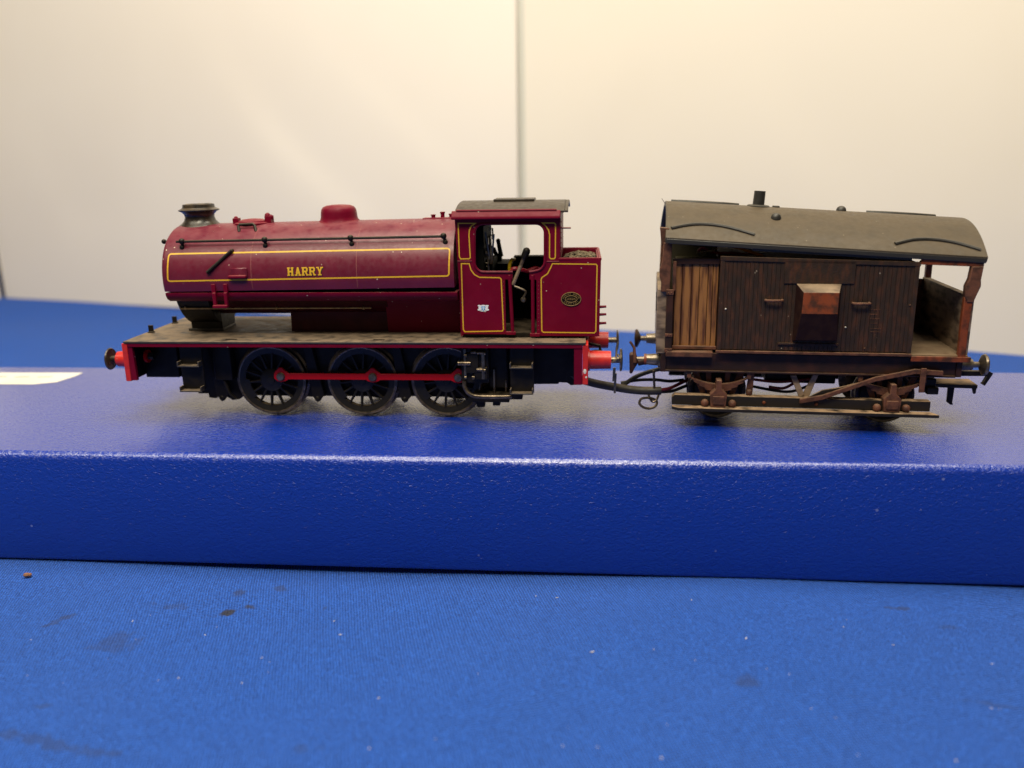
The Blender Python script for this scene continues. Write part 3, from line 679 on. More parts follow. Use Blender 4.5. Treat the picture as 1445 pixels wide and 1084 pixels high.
# chimney
def TT(x): return 46.85
def flare(k): return k
vs = []; fs = []; cx = 15.1; nn = 40
prof = [(5.05, -.35, 1), (4.95, .0, 1), (4.4, .3, .85), (3.8, .95, .4), (3.5, 1.8, 0), (3.6, 2.5, 0), (4.2, 3.1, 0), (4.85, 3.35, 0), (4.9, 3.6, 0), (4.4, 3.8, 0), (3.9, 4.1, 0), (3.75, 4.9, 0), (3.3, 5.0, 0), (3.0, 4.8, 0), (2.8, 2.0, 0)]
for r_, h, dr in prof:
    for k in range(nn):
        a = 2*math.pi*k/nn; yy = r_*math.sin(a); drop = TT(0)-(TC+TB*(1-min(1, abs(yy)/TA)**TN)**(1/TN))
        vs.append((cx+r_*math.cos(a), CY+yy, 46.75+h-drop*dr))
for i in range(len(prof)-1):
    for k in range(nn): a = i*nn+k; b = i*nn+(k+1) % nn; fs.append((a, b, b+nn, a+nn))
fs.append(tuple((len(prof)-1)*nn+k for k in range(nn)))
MB().add(vs, fs).build('chimney', 'bronze', tank)
MB().lathe([(2.79, 0), (2.79, .1)], (cx, CY, 50.5), 'z', 24).build('chimney_bore', 'black_plain', tank)
# dome
vs = []; fs = []; cx = 50.6
prof = [(5.9, -.75, 1), (5.1, -.35, 1), (4.6, .3, .7), (4.42, 1.0, .4), (4.36, 1.9, .1), (4.2, 2.7, 0), (3.75, 3.3, 0), (2.9, 3.65, 0), (1.5, 3.8, 0), (.02, 3.85, 0)]
for r_, h, dr in prof:
    for k in range(nn):
        a = 2*math.pi*k/nn; yy = r_*math.sin(a); drop = TB-TB*(1-min(1, abs(yy)/TA)**TN)**(1/TN)
        vs.append((cx+r_*math.cos(a), CY+yy, 46.9+h*(1 if h > 0 else .35)-drop*dr))
for i in range(len(prof)-1):
    for k in range(nn): a = i*nn+k; b = i*nn+(k+1) % nn; fs.append((a, b, b+nn, a+nn))
MB().add(vs, fs).build('dome', 'maroon', tank)
# filler hatch and hinge
fl = MB().lathe([(4.3, 0), (4.3, .45), (3.6, .55), (3.4, .9), (2.4, 1.25), (1.0, 1.4), (.02, 1.42)], (29.0, CY-1.0, 46.5), 'z', 32)
fl.box(24.2, 25.6, CY-1.9, CY, 46.7, 48.1).ball((24.8, CY-1, 48.0), .6, 8).box(32.4, 34.0, CY-2, CY+.2, 46.7, 48.5).ball((32.9, CY-1, 48.5), .75, 10).ball((33.7, CY-1, 48.1), .7, 10)
fl.build('filler_hatch', 'maroon', tank, bevel=.1)
# safety valves and whistle pegs
for x, hh in ((74.0, .9), (76.3, 1.5), (78.4, 1.0)): MB().lathe([(.5, -.8), (.5, hh*.7), (.62, hh*.75), (.62, hh)], (x, CY, 46.9), 'z', 12).build('safety_valve', 'maroon', tank)
MB().box(71.5, 79.6, CY-1.4, CY+1.4, 46.3, 47.05).build('valve_base', 'maroon', tank, bevel=.15)

# cab -------------------------------------------------------------
CS = 4.9
A_ = lambda u, v: at(u, v, CS)
def pxarc(cu, cv, r, a0, a1, n=7, ry=None): return [(cu+r*math.cos(math.radians(a0+(a1-a0)*i/n)), cv-(ry or r)*math.sin(math.radians(a0+(a1-a0)*i/n))) for i in range(n+1)]
win = pxarc(682, 328.5, 12.5, 180, 90)+pxarc(756, 328.5, 13, 90, 0)+[(769, 368)]+pxarc(754.5, 368, 14.5, 0, -75)   # clockwise in the image
winL = [(723.5, 384)]+pxarc(683, 370.5, 13.5, -90, -180)
opening = win+[(747, 384), (747.2, 394.5), (757, 395), (757.6, 474)]
openL = [(713.8, 471.8), (712.6, 394.5), (723, 394.5)]+winL
outer = [(641.2, 304.5), (790.5, 304.5), (789.8, 366.4), (848.3, 366), (845.6, 474.6)]
poly = [A_(u, v) for u, v in outer+opening[::-1][0:1]]       # up to bottom of the right edge of the doorway
seq = outer+opening[::-1]                                     # up the right side of the doorway and round the window top to its left
seq = outer+[(757.6, 474), (757, 395), (747.2, 394.5), (747, 384)]+pxarc(754.5, 368, 14.5, -75, 0)+pxarc(756, 328.5, 13, 0, 90)+pxarc(682, 328.5, 12.5, 90, 180)+pxarc(683, 370.5, 13.5, 180, 270)+[(723.5, 384), (723, 394.5), (712.6, 394.5), (713.8, 471.8), (652.5, 471.4), (645.5, 369)]
poly = [A_(u, v) for u, v in seq]
cab = MB().box(81.4, 104.2, 6, W-6, 20.7, 21.6).build('cab_floor', 'black', loco)
winframe = [A_(u, v) for u, v in [(747, 384)]+pxarc(754.5, 368, 14.5, -75, 0)+pxarc(756, 328.5, 13, 0, 90)+pxarc(682, 328.5, 12.5, 90, 180)+pxarc(683, 370.5, 13.5, 180, 270)+[(723.5, 384)]]
def cab_side(y0, y1, sg):
    cs = MB().prism(poly, y0, y1).build('cab_side', 'maroon', loco)
    yf = y0 if sg < 0 else y1
    MB().tube([(x, yf, z) for x, z in winframe], .34, 6).build('window_frame', 'maroon', cs)
    mb = MB(); sf_ = lambda x, z: yf+sg*.035
    lw = .28
    for P in (
        [(646.5, 315.3), (670.5, 315.3), (665, 319.2), (662.3, 325), (661.8, 332), (663.6, 363.5), (661.8, 365.3), (650, 365.5), (648.2, 362)],
        [(765.5, 314.8), (782, 314.8), (784, 316.6), (783.6, 363.4), (781.8, 365.2), (777.2, 365.2), (775.4, 363.2), (775.6, 331), (774, 324.8), (770, 319)],
        [(651, 372), (662, 372.3), (664.6, 381), (669.5, 387.5), (676.5, 391.4), (705, 392), (707.3, 394), (710.6, 465), (708.6, 467.2), (656, 468.2), (653.8, 465)],
        [(779.5, 372.3), (841, 373), (842.6, 375), (840.8, 467.6), (838.6, 469.8), (766.6, 468.9), (764.6, 466.6), (763.6, 394), (765.2, 391.4), (772.6, 386.4), (776, 380)]):
        mb = MB(); ribbon(mb, [A_(*p) for p in P], lw, sf_); mb.build('yellow_lining', 'yellow', cs)
    # edge strip at the waist and rivets down the doorway edges
    rv = MB()
    for i in range(13):
        rv.ball((*[A_(712-.0+0*i, 398+i*5.6)[0]-.25], yf+sg*.02, A_(712, 398+i*5.6)[1]), .10, 6); rv.ball((A_(760, 398+i*5.6)[0], yf+sg*.02, A_(760, 398+i*5.6)[1]), .10, 6)
    rv.build('rivet', 'maroon_light', cs)
    bw = MB(); 
    for (a, b) in (((645.5, 368.8), (666, 368.8)), ((771.5, 369.2), (789, 369.2))):
        p, q = A_(*a), A_(*b); bw.tube([(p[0], yf, p[1]), (q[0], yf, q[1])], .16, 6)
    bw.build('waist_bead', 'maroon', cs, split=1)
    # handrail pillars either side of the doorway
    for (a, b) in (((719, 390), (723.6, 470)), ((751.6, 390), (752.2, 472.5))):
        p, q = A_(*a), A_(*b)
        MB().tube([(p[0], yf-sg*.1, p[1]+.3), (q[0], yf-sg*.1, q[1]-.2)], .42, 8).box(q[0]-1.6 if a[0] < 730 else q[0]-.7, q[0]+.7 if a[0] < 730 else q[0]+1.6, *sorted((yf-sg*.6, yf+sg*.35)), q[1]-.4, q[1]+.35).build('door_pillar', 'maroon', cs, bevel=.08)
    return cs
near = cab_side(CS, CS+.7, -1); far = cab_side(W-CS-.7, W-CS, 1)
# crest
cx, cz = A_(682, 435); yf = CS-.04
mb = MB()
def blob(mb, x, z, rx, rz, y, n=12): mb.add([(x, y, z)]+[(x+rx*math.cos(2*math.pi*k/n), y, z+rz*math.sin(2*math.pi*k/n)) for k in range(n)], [(0, 1+k, 1+(k+1) % n) for k in range(n)])
e = 0
for x, z, rx, rz in ((-.85, .25, .28, .55), (.85, .25, .28, .55), (-.95, -.35, .42, .22), (.95, -.35, .42, .22), (-1.1, .6, .22, .16), (1.1, .6, .22, .16), (0, .62, .5, .2), (0, -.62, .8, .14), (-.55, -.1, .3, .3), (.55, -.1, .3, .3), (-.6, .5, .25, .2), (.6, .5, .25, .2)):
    e += .001; blob(mb, cx+x, cz+z, rx, rz, yf-e)
cr_ = mb.build('crest', 'white', near, smooth=False)
mb = MB(); mb.add([(cx-.42, yf-.03, cz+.42), (cx+.42, yf-.03, cz+.42), (cx+.42, yf-.03, cz-.15), (cx, yf-.03, cz-.7), (cx-.42, yf-.03, cz-.15)], [(0, 1, 2, 3, 4)]); mb.build('shield', 'ltblue', cr_, smooth=False)
mb = MB(); mb.box(cx-.08, cx+.08, yf-.05, yf-.04, cz-.4, cz+.38).box(cx-.36, cx+.36, yf-.055, yf-.045, cz+.0, cz+.1); mb.build('shield_cross', 'white', cr_, smooth=False)
# oval works plate
cx, cz = A_(806, 422)
mb = MB(); mb.lathe([(1, -.16), (1, 0)], (0, 0, 0), 'y', 40)
mb.v = [(cx+2.32*x/1, CS+y, cz+1.62*z) for x, y, z in mb.v]; wp = mb.build('works_plate', 'black_plain', near)
mb = MB()
for rx, rz, r_ in ((2.26, 1.56, .09), (1.38, .78, .07)):
    P = [(cx+rx*math.cos(2*math.pi*k/36), CS-.17, cz+rz*math.sin(2*math.pi*k/36)) for k in range(37)]; mb.tube(P, r_, 5, cap=False)
mb.build('plate_rim', 'platebr', wp)
def text(body, size, x, z, y, mat, parent, nm, rot=0., ext=.03):
    cu = bpy.data.curves.new(nm, 'FONT'); cu.body = body; cu.size = size*K; cu.align_x = 'CENTER'; cu.align_y = 'CENTER'; cu.extrude = ext*K; cu.space_character = 1.1
    t = bpy.data.objects.new(nm, cu); COL.objects.link(t); bpy.context.view_layer.update()
    me = bpy.data.meshes.new_from_object(t); bpy.data.objects.remove(t)
    o = bpy.data.objects.new(nm, me); COL.objects.link(o); me.materials.clear(); me.materials.append(M[mat]); o.parent = parent
    o.location = (x*K, y*K, z*K); o.rotation_euler = (math.pi/2, -rot, 0); return o
text('LEEDS', .72, cx, cz, CS-.2, 'platebr', wp, 'plate_lettering')
for k, ch in enumerate('HUNSLET ENGINE'):
    a = math.radians(168-156*k/13)
    if ch != ' ': text(ch, .52, cx+1.83*math.cos(a), cz+1.16*math.sin(a), CS-.2, 'platebr', wp, 'plate_lettering', rot=a-math.pi/2)
for k, ch in enumerate('COMPANY'):
    a = math.radians(215+110*k/6)
    text(ch, .48, cx+1.83*math.cos(a), cz+1.16*math.sin(a), CS-.2, 'platebr', wp, 'plate_lettering', rot=a+math.pi/2)
# cab front, back, roof
def roof_z(y): t = (y-CY)/(CY-3.0); return 49.6+2.3*(1-abs(t)**2.3)
arch = [(y, roof_z(y)-.5) for y in [CS+.75+(W-2*CS-1.5)*i/16 for i in range(17)]]
MB().prism([(CS+.75, 21)]+arch+[(W-CS-.75, 21)], 81.0, 81.7, 'yz').build('cab_front', 'maroon', loco)
MB().prism([(CS+.75, 38.9)]+arch+[(W-CS-.75, 38.9)], 104.0, 104.7, 'yz').build('cab_back', 'maroon', loco)
ea, eb = A_(640, 301), A_(804, 302)
def roofshell(x0, x1, yin, t, up):
    o1 = [(y, roof_z(y)+up) for y in [yin+(W-2*yin)*i/24 for i in range(25)]]; i1 = [(y, z-t) for y, z in o1][::-1]
    return MB().prism(o1+i1, x0, x1, 'yz')
ro = roofshell(80.6, 105.6, 4.3, .5, 0).build('cab_roof', 'roofblack', loco, bevel=.12)
for sg_ in (0, 1):
    pe = [(3.35, 48.25), (4.85, 48.25), (4.85, 50.2), (4.3, 50.1), (3.5, 49.1), (3.3, 48.7)]
    if sg_: pe = [(W-a_, b_) for a_, b_ in pe]
    MB().prism(pe, 79.9, 104.7, 'yz').build('roof_eave', 'maroon', ro, bevel=.18)
MB().tube([(81, 4.35, 50.2), (103.8, 4.35, 50.2)], .26, 8).tube([(81, W-4.35, 50.2), (103.8, W-4.35, 50.2)], .26, 8).build('rain_strip', 'maroon', ro, split=1)
MB().box(88.6, 98.2, CY-4, CY+4, 51.8, 52.35).build('roof_ventilator', 'roofblack', ro, bevel=.12)
rs = roofshell(105.62, 106.4, 4.6, .5, -.05).build('rear_canopy', 'roofblack', ro, bevel=.1)
# cab back window bars and rivets on the back sheet
bk = MB()
for z in (40.5, 41.6, 42.7, 43.8, 45, 46.2, 47.4): bk.ball((104.75, 6.2, z), .18, 6)
bk.tube([(104.7, 6.6, 46.0), (107.0, 6.6, 46.0)], .22, 6)
bk.build('back_fitting', 'maroon_light', loco)
# bunker
bx0, bx1 = 104.72, A_(847, 366)[0]
bz = A_(820, 366)[1]
bu = MB().box(bx1-.7, bx1, CS+.72, W-CS-.72, 21.4, bz).box(bx0, bx1-.7, CS+.72, W-CS-.72, 21.2, 21.8).build('bunker', 'maroon', loco)
MB().tube([(bx0-.5, CS+.2, bz), (bx1, CS+.2, bz), (bx1-.2, W-CS-.2, bz), (bx0-.5, W-CS-.2, bz)], .38, 8).build('bunker_rim', 'maroon', bu)
cb = MB(); random.seed(3)
nxc, nyc = 14, 34; g = []
for j in range(nyc+1):
    for i in range(nxc+1):
        x = bx0+.1+(bx1-bx0-.9)*i/nxc; y = CS+.8+(W-2*CS-1.6)*j/nyc
        g.append((x, y, bz-1.9+1.5*math.sin(math.pi*i/nxc)*math.sin(math.pi*j/nyc)**.5+random.uniform(-.35, .35)))
cb.add(g, [(j*(nxc+1)+i, j*(nxc+1)+i+1, (j+1)*(nxc+1)+i+1, (j+1)*(nxc+1)+i) for j in range(nyc) for i in range(nxc)])
for k in range(170):
    x = random.uniform(bx0+.6, bx1-1.2); y = random.uniform(CS+1.4, W-CS-1.4); s_ = random.uniform(.35, .8)
    zc = bz-1.8+1.5*math.sin(math.pi*(x-bx0)/(bx1-bx0))*math.sin(math.pi*(y-CS)/(W-2*CS))**.5
    cb.ball((x, y, zc+.2), s_, 6, (random.uniform(.7, 1.3), random.uniform(.7, 1.3), random.uniform(.5, 1)))
cb.build('coal', 'coal', bu, smooth=False)
for v in (434.3, 445.2, 457.5):
    p = A_(846.5, v); MB().tube([(p[0]-.3, CS+1.0, p[1]), (p[0]+1.5, CS+1.0, p[1]+.1)], [.35, .28], 8).build('bunker_rung', 'maroon', bu)
# inside the cab
bh = MB().box(81.8, 86.6, 8.5, W-8.5, 21.6, 46.5).box(86.6, 88.2, 12, W-10, 21.6, 38).build('backhead', 'black_plain', loco, bevel=.3)
pf = MB(); random.seed(11)
for k in range(16):
    y = random.uniform(9.5, 22); z = random.uniform(34, 45); l_ = random.uniform(1, 4)
    pf.tube([(86.7, y, z), (87.3, y, z), (87.4, y+random.uniform(-1, 1), z-l_)], .2, 6)
pf.tube([(87.0, 9, 45), (88.0, 10, 37.5)], .22, 6).tube([(89.0, 9, 44.5), (88.2, 10, 37.5)], .22, 6)
for k in range(5): pf.lathe([(.8, 0), (.8, .4)], (86.8, 11+k*2.6, 40+1.3*(k % 2)*2), 'x', 12)
pf.build('pipework', 'steel', bh)
lv = MB()
for a, b in (((697, 352), (703, 366)), ((703, 340), (707, 362))): lv.tube([L3(*a, 26), L3(*b, 26)], [.5, .62], 8); lv.ball(L3(*a, 26), .62, 8)
lv.box(at(694, 362, 26)[0], at(708, 362, 26)[0], 25, 27, 33, at(700, 361, 26)[1])
lv.build('regulator_lever', 'black_plain', bh)
MB().box(88.5, 92.2, 19, 29, 21.6, 36.5).box(92.2, 104.0, 25.6, W-CS-.8, 21.6, 37.6).build('seat_box', 'black_plain', loco)
rl = MB().tube([L3(724, 402, 8), L3(741, 360, 8)], .45, 8).build('reverser_lever', 'greybrown', loco)
MB().tube([L3(738.8, 364.5, 7.9), L3(743, 355, 7.9)], [.75, .9], 12).ball(L3(743, 354.6, 7.9), .9, 10).build('lever_grip', 'black', rl)
MB().tube(smooth_path([L3(725.5, 404, 8), L3(735, 407.5, 8), L3(742, 412, 8), L3(739, 419, 7.8), L3(737.5, 424, 7.8)]), .28, 6).ball(L3(738.5, 423, 7.8), .7, 10, (1, .4, 1)).build('brake_crank', 'steel', loco)
MB().tube(smooth_path([L3(719.5, 388, 12), L3(719, 375, 12), L3(722, 367, 13), L3(726, 366, 16)]), .42, 8).build('yellow_wire', 'wireyel', loco)
MB().tube(smooth_path([L3(720, 383, 12), L3(726, 379, 12), L3(737, 381, 12.5), L3(745, 382.5, 13), L3(755, 378.5, 13.5), L3(766, 381, 14)]), .5, 8).build('red_wire', 'wirered', loco)

# ================================================================== CABLE between the two
def W3(u, v, Y):   # photo point on upright plane Y of the locomotive -> world
    a = at(u, v, Y); c, s_ = math.cos(LPSI), math.sin(LPSI); return (c*a[0]-s_*Y, s_*a[0]+c*Y, a[1])
def V3w(u, v, Y):
    a = vt(u, v, Y); c, s_ = math.cos(VPSI), math.sin(VPSI); return (VO.x+c*a[0]-s_*Y, VO.y+s_*a[0]+c*Y, a[1])
cbp = smooth_path([W3(742, 508, 11), W3(790, 524, 10.5), W3(828, 538, 10), W3(862, 545.5, 10), W3(900, 551, 10), W3(933, 551.5, 10)])
cable = MB().tube(cbp, 1.0, 14).build('cable_sleeve', 'sleeve')
tag(cable, 'thick dusty black sleeved cable running from locomotive to brake van', 'cable')
MB().tube(smooth_path([W3(930, 550.5, 9.6), W3(945, 548, 10), W3(960, 541, 11), W3(975, 534, 13)]), .42, 8).build('red_wire', 'wirered_dk', cable)
MB().tube(smooth_path([W3(930, 553, 10.4), W3(948, 552, 10.6), W3(962, 547, 11), W3(980, 540, 13)]), .42, 8).build('black_wire', 'wireblk', cable)
MB().tube(smooth_path([W3(878, 545, 11), W3(895, 533, 11.5), W3(915, 525, 12), W3(938, 519, 12)]), .55, 8).build('black_wire', 'wireblk', cable)
MB().tube(smooth_path([W3(876, 540.5, 12), W3(900, 536.5, 12), W3(925, 536, 12), W3(945, 538, 12), W3(965, 536, 12.5)]), .4, 8).build('black_wire', 'wireblk', cable)
MB().tube([W3(922.5, 523, 9.6), W3(923.5, 550, 9.6)], .3, 8).ball(W3(922.5, 525, 9.6), .45, 8).build('pin', 'tyre', cable)
MB().tube(smooth_path([W3(915, 556, 9.6), W3(917, 562, 9.4), W3(921, 567, 9.2), W3(926, 565, 9.2), W3(930, 556, 9.6)]), .28, 8).build('hook_wire', 'tyre', cable)
cl = smooth_path([W3(903, 565, 8.8), W3(906, 562.5, 9), W3(914, 561.5, 9.4), W3(923, 563.5, 9.6), W3(927, 568, 9.4), W3(924, 574, 9), W3(916, 576.5, 8.8), W3(908, 575, 8.6), W3(902.5, 570, 8.6), W3(903, 565, 8.8)])
MB().tube(cl, .32, 8, cap=False).build('chain_link', 'tyre', cable)

# ================================================================== BRAKE VAN
van = empty('toy_brake_van', (VO.x, VO.y, 0), VPSI)
tag(van, 'rusty brown weathered brake van model with loose dark roof lifted at one end', 'model wagon')
VW = 33.0; VC = VW/2
def V3(u, v, Y): a = vt(u, v, Y); return (a[0], Y, a[1])
# main body, individual boards in the sides
BZ0, BL, BR = 18.35, 11.6, 53.3
def topz(x): return 39.9-(x-BL)*.028
core = MB().hull8([(BL, .55, BZ0), (BR, .55, BZ0), (BR, VW-.55, BZ0), (BL, VW-.55, BZ0)], [(BL, .55, topz(BL)-.3), (BR, .55, topz(BR)-.3), (BR, VW-.55, topz(BR)-.3), (BL, VW-.55, topz(BL)-.3)])
body = core.build('body', 'vandark', van)
for y0, y1 in ((.12, .56), (VW-.56, VW-.12)):
    mb = MB(); x = BL+.9; random.seed(5)
    while x < BR-1.0:
        d = random.uniform(-.03, .03); xe = min(x+.86, BR-.9); mb.box(x, xe, y0+d if y0 < 5 else y0, y1 if y0 < 5 else y1+d, BZ0+.5, topz(x)-.9); x += .93
    sd = mb.build('side_boarding', 'vanside', body)
    for x0, x1 in ((BL, BL+.95), (BR-.95, BR)): 
        yy0, yy1 = (y0-.22, y1) if y0 < 5 else (y0, y1+.22)
        MB().box(x0, x1, yy0, yy1, BZ0+.2, topz(x0)-.05).build('corner_post', 'vanside', body, bevel=.08)
    yy0, yy1 = (y0-.3, y1) if y0 < 5 else (y0, y1+.3)
    MB().hull8([(BL-.1, yy0, topz(BL)-.95), (BR+.1, yy0, topz(BR)-.95), (BR+.1, yy1, topz(BR)-.95), (BL-.1, yy1, topz(BL)-.95)], [(BL-.1, yy0, topz(BL)), (BR+.1, yy0, topz(BR)), (BR+.1, yy1, topz(BR)), (BL-.1, yy1, topz(BL))]).build('cant_rail', 'vanside', body, bevel=.08)
    yy0, yy1 = (y0-.55, y1) if y0 < 5 else (y0, y1+.55)
    MB().box(BL-.2, BR+.1, yy0, yy1, BZ0-.35, BZ0+.25).build('bottom_rail', 'rustbrown', body, bevel=.1)
    ya, yb = (y0-.3, y0+.1) if y0 < 5 else (y1-.1, y1+.3)
    MB().box(25.4, 40.2, ya, yb, 33.9, 38.9).build('upper_panel', 'vanside', body, bevel=.12)
# lookout ducket
def ducket(sg):
    f = lambda y: y if sg < 0 else VW-y
    def q(x0, x1, y, z): return [(x0, f(y), z), (x1, f(y), z)]
    b = MB()
    rows = [(28.0, 37.6, .1, 34.0), (29.1, 36.5, -3.6, 32.5), (28.9, 36.4, -3.9, 27.9), (28.3, 37.2, -1.9, 21.6), (28.0, 37.5, .1, 21.0)]
    vs = [];
    for x0, x1, y, z in rows: vs += q(x0, x1, y, z)
    fs = [(2*i, 2*i+2, 2*i+3, 2*i+1) for i in range(4)]+[(0, 8, 6, 4, 2), (1, 3, 5, 7, 9), (0, 1, 9, 8)]
    if sg > 0: fs = [x_[::-1] for x_ in fs]
    b.v = vs; b.f = fs; b.mi = [1, 0, 2, 2, 2, 2, 2]  # lighter top, rust front; sides and underside take the painted shade
    o = b.build('ducket', ['rust', 'greybrown', 'duckshade'], body, smooth=False, bevel=.12)
    return o
ducket(-1); ducket(1)
for x0, x1, z in ((21.7, 25.2, 30.2), (40.2, 43.6, 29.7)):
    MB().tube(smooth_path([(x0, .1, z), (x0+.2, -.9, z), (x1-.2, -.9, z), (x1, .1, z)], 3), .3, 8).build('handle', 'rustbrown', body)
# number and lettering ribs, too worn to read: raised faint lines
mb = MB(); e = 0
for k, (w_, z) in enumerate(((2.2, 28.2), (1.6, 27.2), (2.0, 26.2), (1.5, 25.2), (2.4, 24.0), (2.2, 23.3))): mb.box(43.9+.1*k, 43.9+.1*k+w_, .02, .12, z, z+.12)
mb.build('raised_marking', 'rustbrown', body)
for x in (30.5, 33.5): pass
MB().box(24.9, 37.9, -.25, .1, 20.1, 20.6).build('lower_batten', 'vandark', body, bevel=.08)
for u, v in ((1024, 436), (1193, 462), (1220, 492), (1018, 428), (1284, 431)):
    p = V3(u, v, 0); MB().ball((p[0], 0, p[2]), .2, 8).build('rivet', 'lint' if v in (436, 462) else 'rustbrown', body)
# planked end compartment (bare stained boards)
pl = MB(); random.seed(9); x = 1.9
xs_ = [1.9, 3.5, 5.6, 7.3, 9.2, 10.3, 11.5]
for a, b in zip(xs_[:-1], xs_[1:]):
    pl.box(a, b-.12, 2.0+random.uniform(-.06, .06), 2.6, 18.7, 37.9)
dr = pl.build('planked_door', 'wood', van, bevel=.08)
MB().box(1.2, 11.6, 2.6, 3.0, 18.6, 38.2).build('door_backing', 'vandark', dr)
MB().box(1.2, 11.8, 1.5, 2.4, 37.9, 39.2).build('door_head', 'vandark', dr, bevel=.1)
MB().box(1.6, 11.6, 1.2, 2.1, 18.4, 19.2).build('door_sill', 'rustbrown', dr, bevel=.12)
MB().box(.2, 10.8, -.5, 2.0, 16.9, 18.2).build('footstep', 'rustbrown', van, bevel=.2)
MB().box(1.0, 11.6, 3.0, VW-1, 18.3, 18.9).build('floor', 'floor', van)
MB().box(1.0, 11.5, VW-2.6, VW-1.8, 18.7, 37.9).build('planked_door', 'wood', van)
MB().box(.9, 11.5, 10, 10.6, 18.9, 43.4).build('partition', 'olive', van)
MB().box(2.0, 11.4, 3.1, 9.9, 38.3, 38.9).build('inner_shelf', 'olive', van)
# left end wall and posts
MB().box(-2.0, .1, .9, VW-.3, 17.4, 32.3).build('end_wall', 'greybrown', van, bevel=.12)
MB().box(-2.15, -1.95, 14.5, 16.5, 25, 29.4).build('end_slot', 'black_plain', van)
MB().box(.0, 1.5, -.15, 1.4, 17.6, 32.2).build('corner_post', 'vandark', van, bevel=.12)
for p in ((17.9, 18.9), (21.5, 22.3), (31.2, 32.4)): 
    q = MB().box(-.1, 1.6, -.32, .2, p[0], p[1]); q.ball((.4, -.33, p[0]+.4), .22, 6).ball((1.1, -.33, p[0]+.5), .22, 6).build('post_strap', 'rustbrown', van, bevel=.1)
MB().prism([(-1.3, 31.8), (.7, 31.8), (.9, 42.6), (-1.0, 42.9), (-1.2, 38.5), (-1.7, 37.0), (-1.7, 35.2), (-1.3, 34)], -.1, 1.3).build('upper_post', 'rustbrown', van, bevel=.15)
MB().prism([(-1.3, 31.8), (.7, 31.8), (.9, 42.6), (-1.0, 42.9)], VW-1.3, VW+.1).build('upper_post', 'rustbrown', van, bevel=.15)
MB().box(1.3, 2.0, .6, 3.0, 32, 38.6).build('door_post', 'rustbrown', van, bevel=.1)
MB().prism([(-1.5, 42.5), (.2, 42.2), (.2, 46.0), (-1.9, 46.2)], .6, 2.4).build('lamp_bracket', 'rustbrown', van, bevel=.15)
# right veranda
MB().box(BR+.1, 65.2, .2, VW-.2, 17.5, 18.4).build('veranda_floor', 'floor', van, bevel=.12)
MB().box(BR+.1, 65.7, -.3, .25, 16.9, 18.1).build('veranda_edge', 'rust', van, bevel=.1)
MB().box(BR-.4, 64.6, VW-.9, VW-.3, 18.4, 30.9).build('side_wall', 'rustbrown', van, bevel=.1)
MB().box(64.2, 65.3, .9, VW-.4, 18.3, 30.9).build('end_wall', 'greybrown', van, bevel=.12)
MB().box(64.0, 65.5, .9, VW-.4, 30.9, 31.3).build('end_wall_cap', 'greybrown', van, bevel=.1)
MB().prism([vt(1340, 427, 0), vt(1352, 430, 0), vt(1361, 424, 0), vt(1372, 424, 0), vt(1361, 505, 0), vt(1353, 505, 0), vt(1356, 440, 0)], 0, 1.0)
MB().prism([vt(1361, 420, 0), vt(1373.5, 420, 0), vt(1366, 470, 0), vt(1362.5, 505, 0), vt(1351.5, 505, 0), vt(1357, 450, 0)], -.1, 1.2).build('corner_post', 'rust', van, bevel=.15)
MB().prism([vt(1371, 376, 0), vt(1388, 376, 0), vt(1384, 395, 0), vt(1384, 404, 0), vt(1378, 416, 0), vt(1373, 427, 0), vt(1364, 427, 0), vt(1361, 418, 0), vt(1362, 404, 0), vt(1367, 394, 0)], -.35, 1.3).build('upper_post', 'rustbrown', van, bevel=.2)
MB().box(64.4, 65.8, VW-1.2, VW+.1, 18, 38.8).build('corner_post', 'rust', van, bevel=.12)
vb = MB().hull8([(BR-.3, -.1, 38.2), (66.0, -.1, 37.7), (66.0, 1.2, 37.7), (BR-.3, 1.2, 38.2)], [(BR+.6, -.1, 39.5), (66.0, -.1, 39.2), (66.0, 1.2, 39.2), (BR+.6, 1.2, 39.5)]).build('veranda_beam', 'rust', van, bevel=.1)
MB().hull8([(BR-.3, VW-1.2, 38.2), (66.0, VW-1.2, 37.7), (66.0, VW+.1, 37.7), (BR-.3, VW+.1, 38.2)], [(BR-.3, VW-1.2, 39.1), (66.0, VW-1.2, 38.6), (66.0, VW+.1, 38.6), (BR-.3, VW+.1, 39.1)]).build('veranda_beam', 'rust', van, bevel=.1)
# underframe
for y0 in (1.3, VW-2.7): MB().box(.2, 63.4, y0, y0+1.4, 13.4, 17.6).box(.2, 63.4, y0-.45, y0+1.4, 13.1, 13.55).build('solebar', 'vandark', van, bevel=.12)
MB().box(-.9, .4, 1.0, VW-1.0, 13.0, 17.8).build('headstock', 'vandark', van, bevel=.15)
MB().box(63.4, 64.6, 1.0, VW-1.0, 13.2, 17.6).build('headstock', 'vandark', van, bevel=.15)
MB().box(1, 63, 3, VW-3, 14.2, 17.4).build('underfloor', 'black', van)
MB().box(3, 12, 9, 20, 11.5, 14.2).box(24, 40, 9, 24, 9.0, 14.2).box(44, 58, 10, 23, 11.8, 14.2).build('battery_box', 'black', van, bevel=.3, split=1)
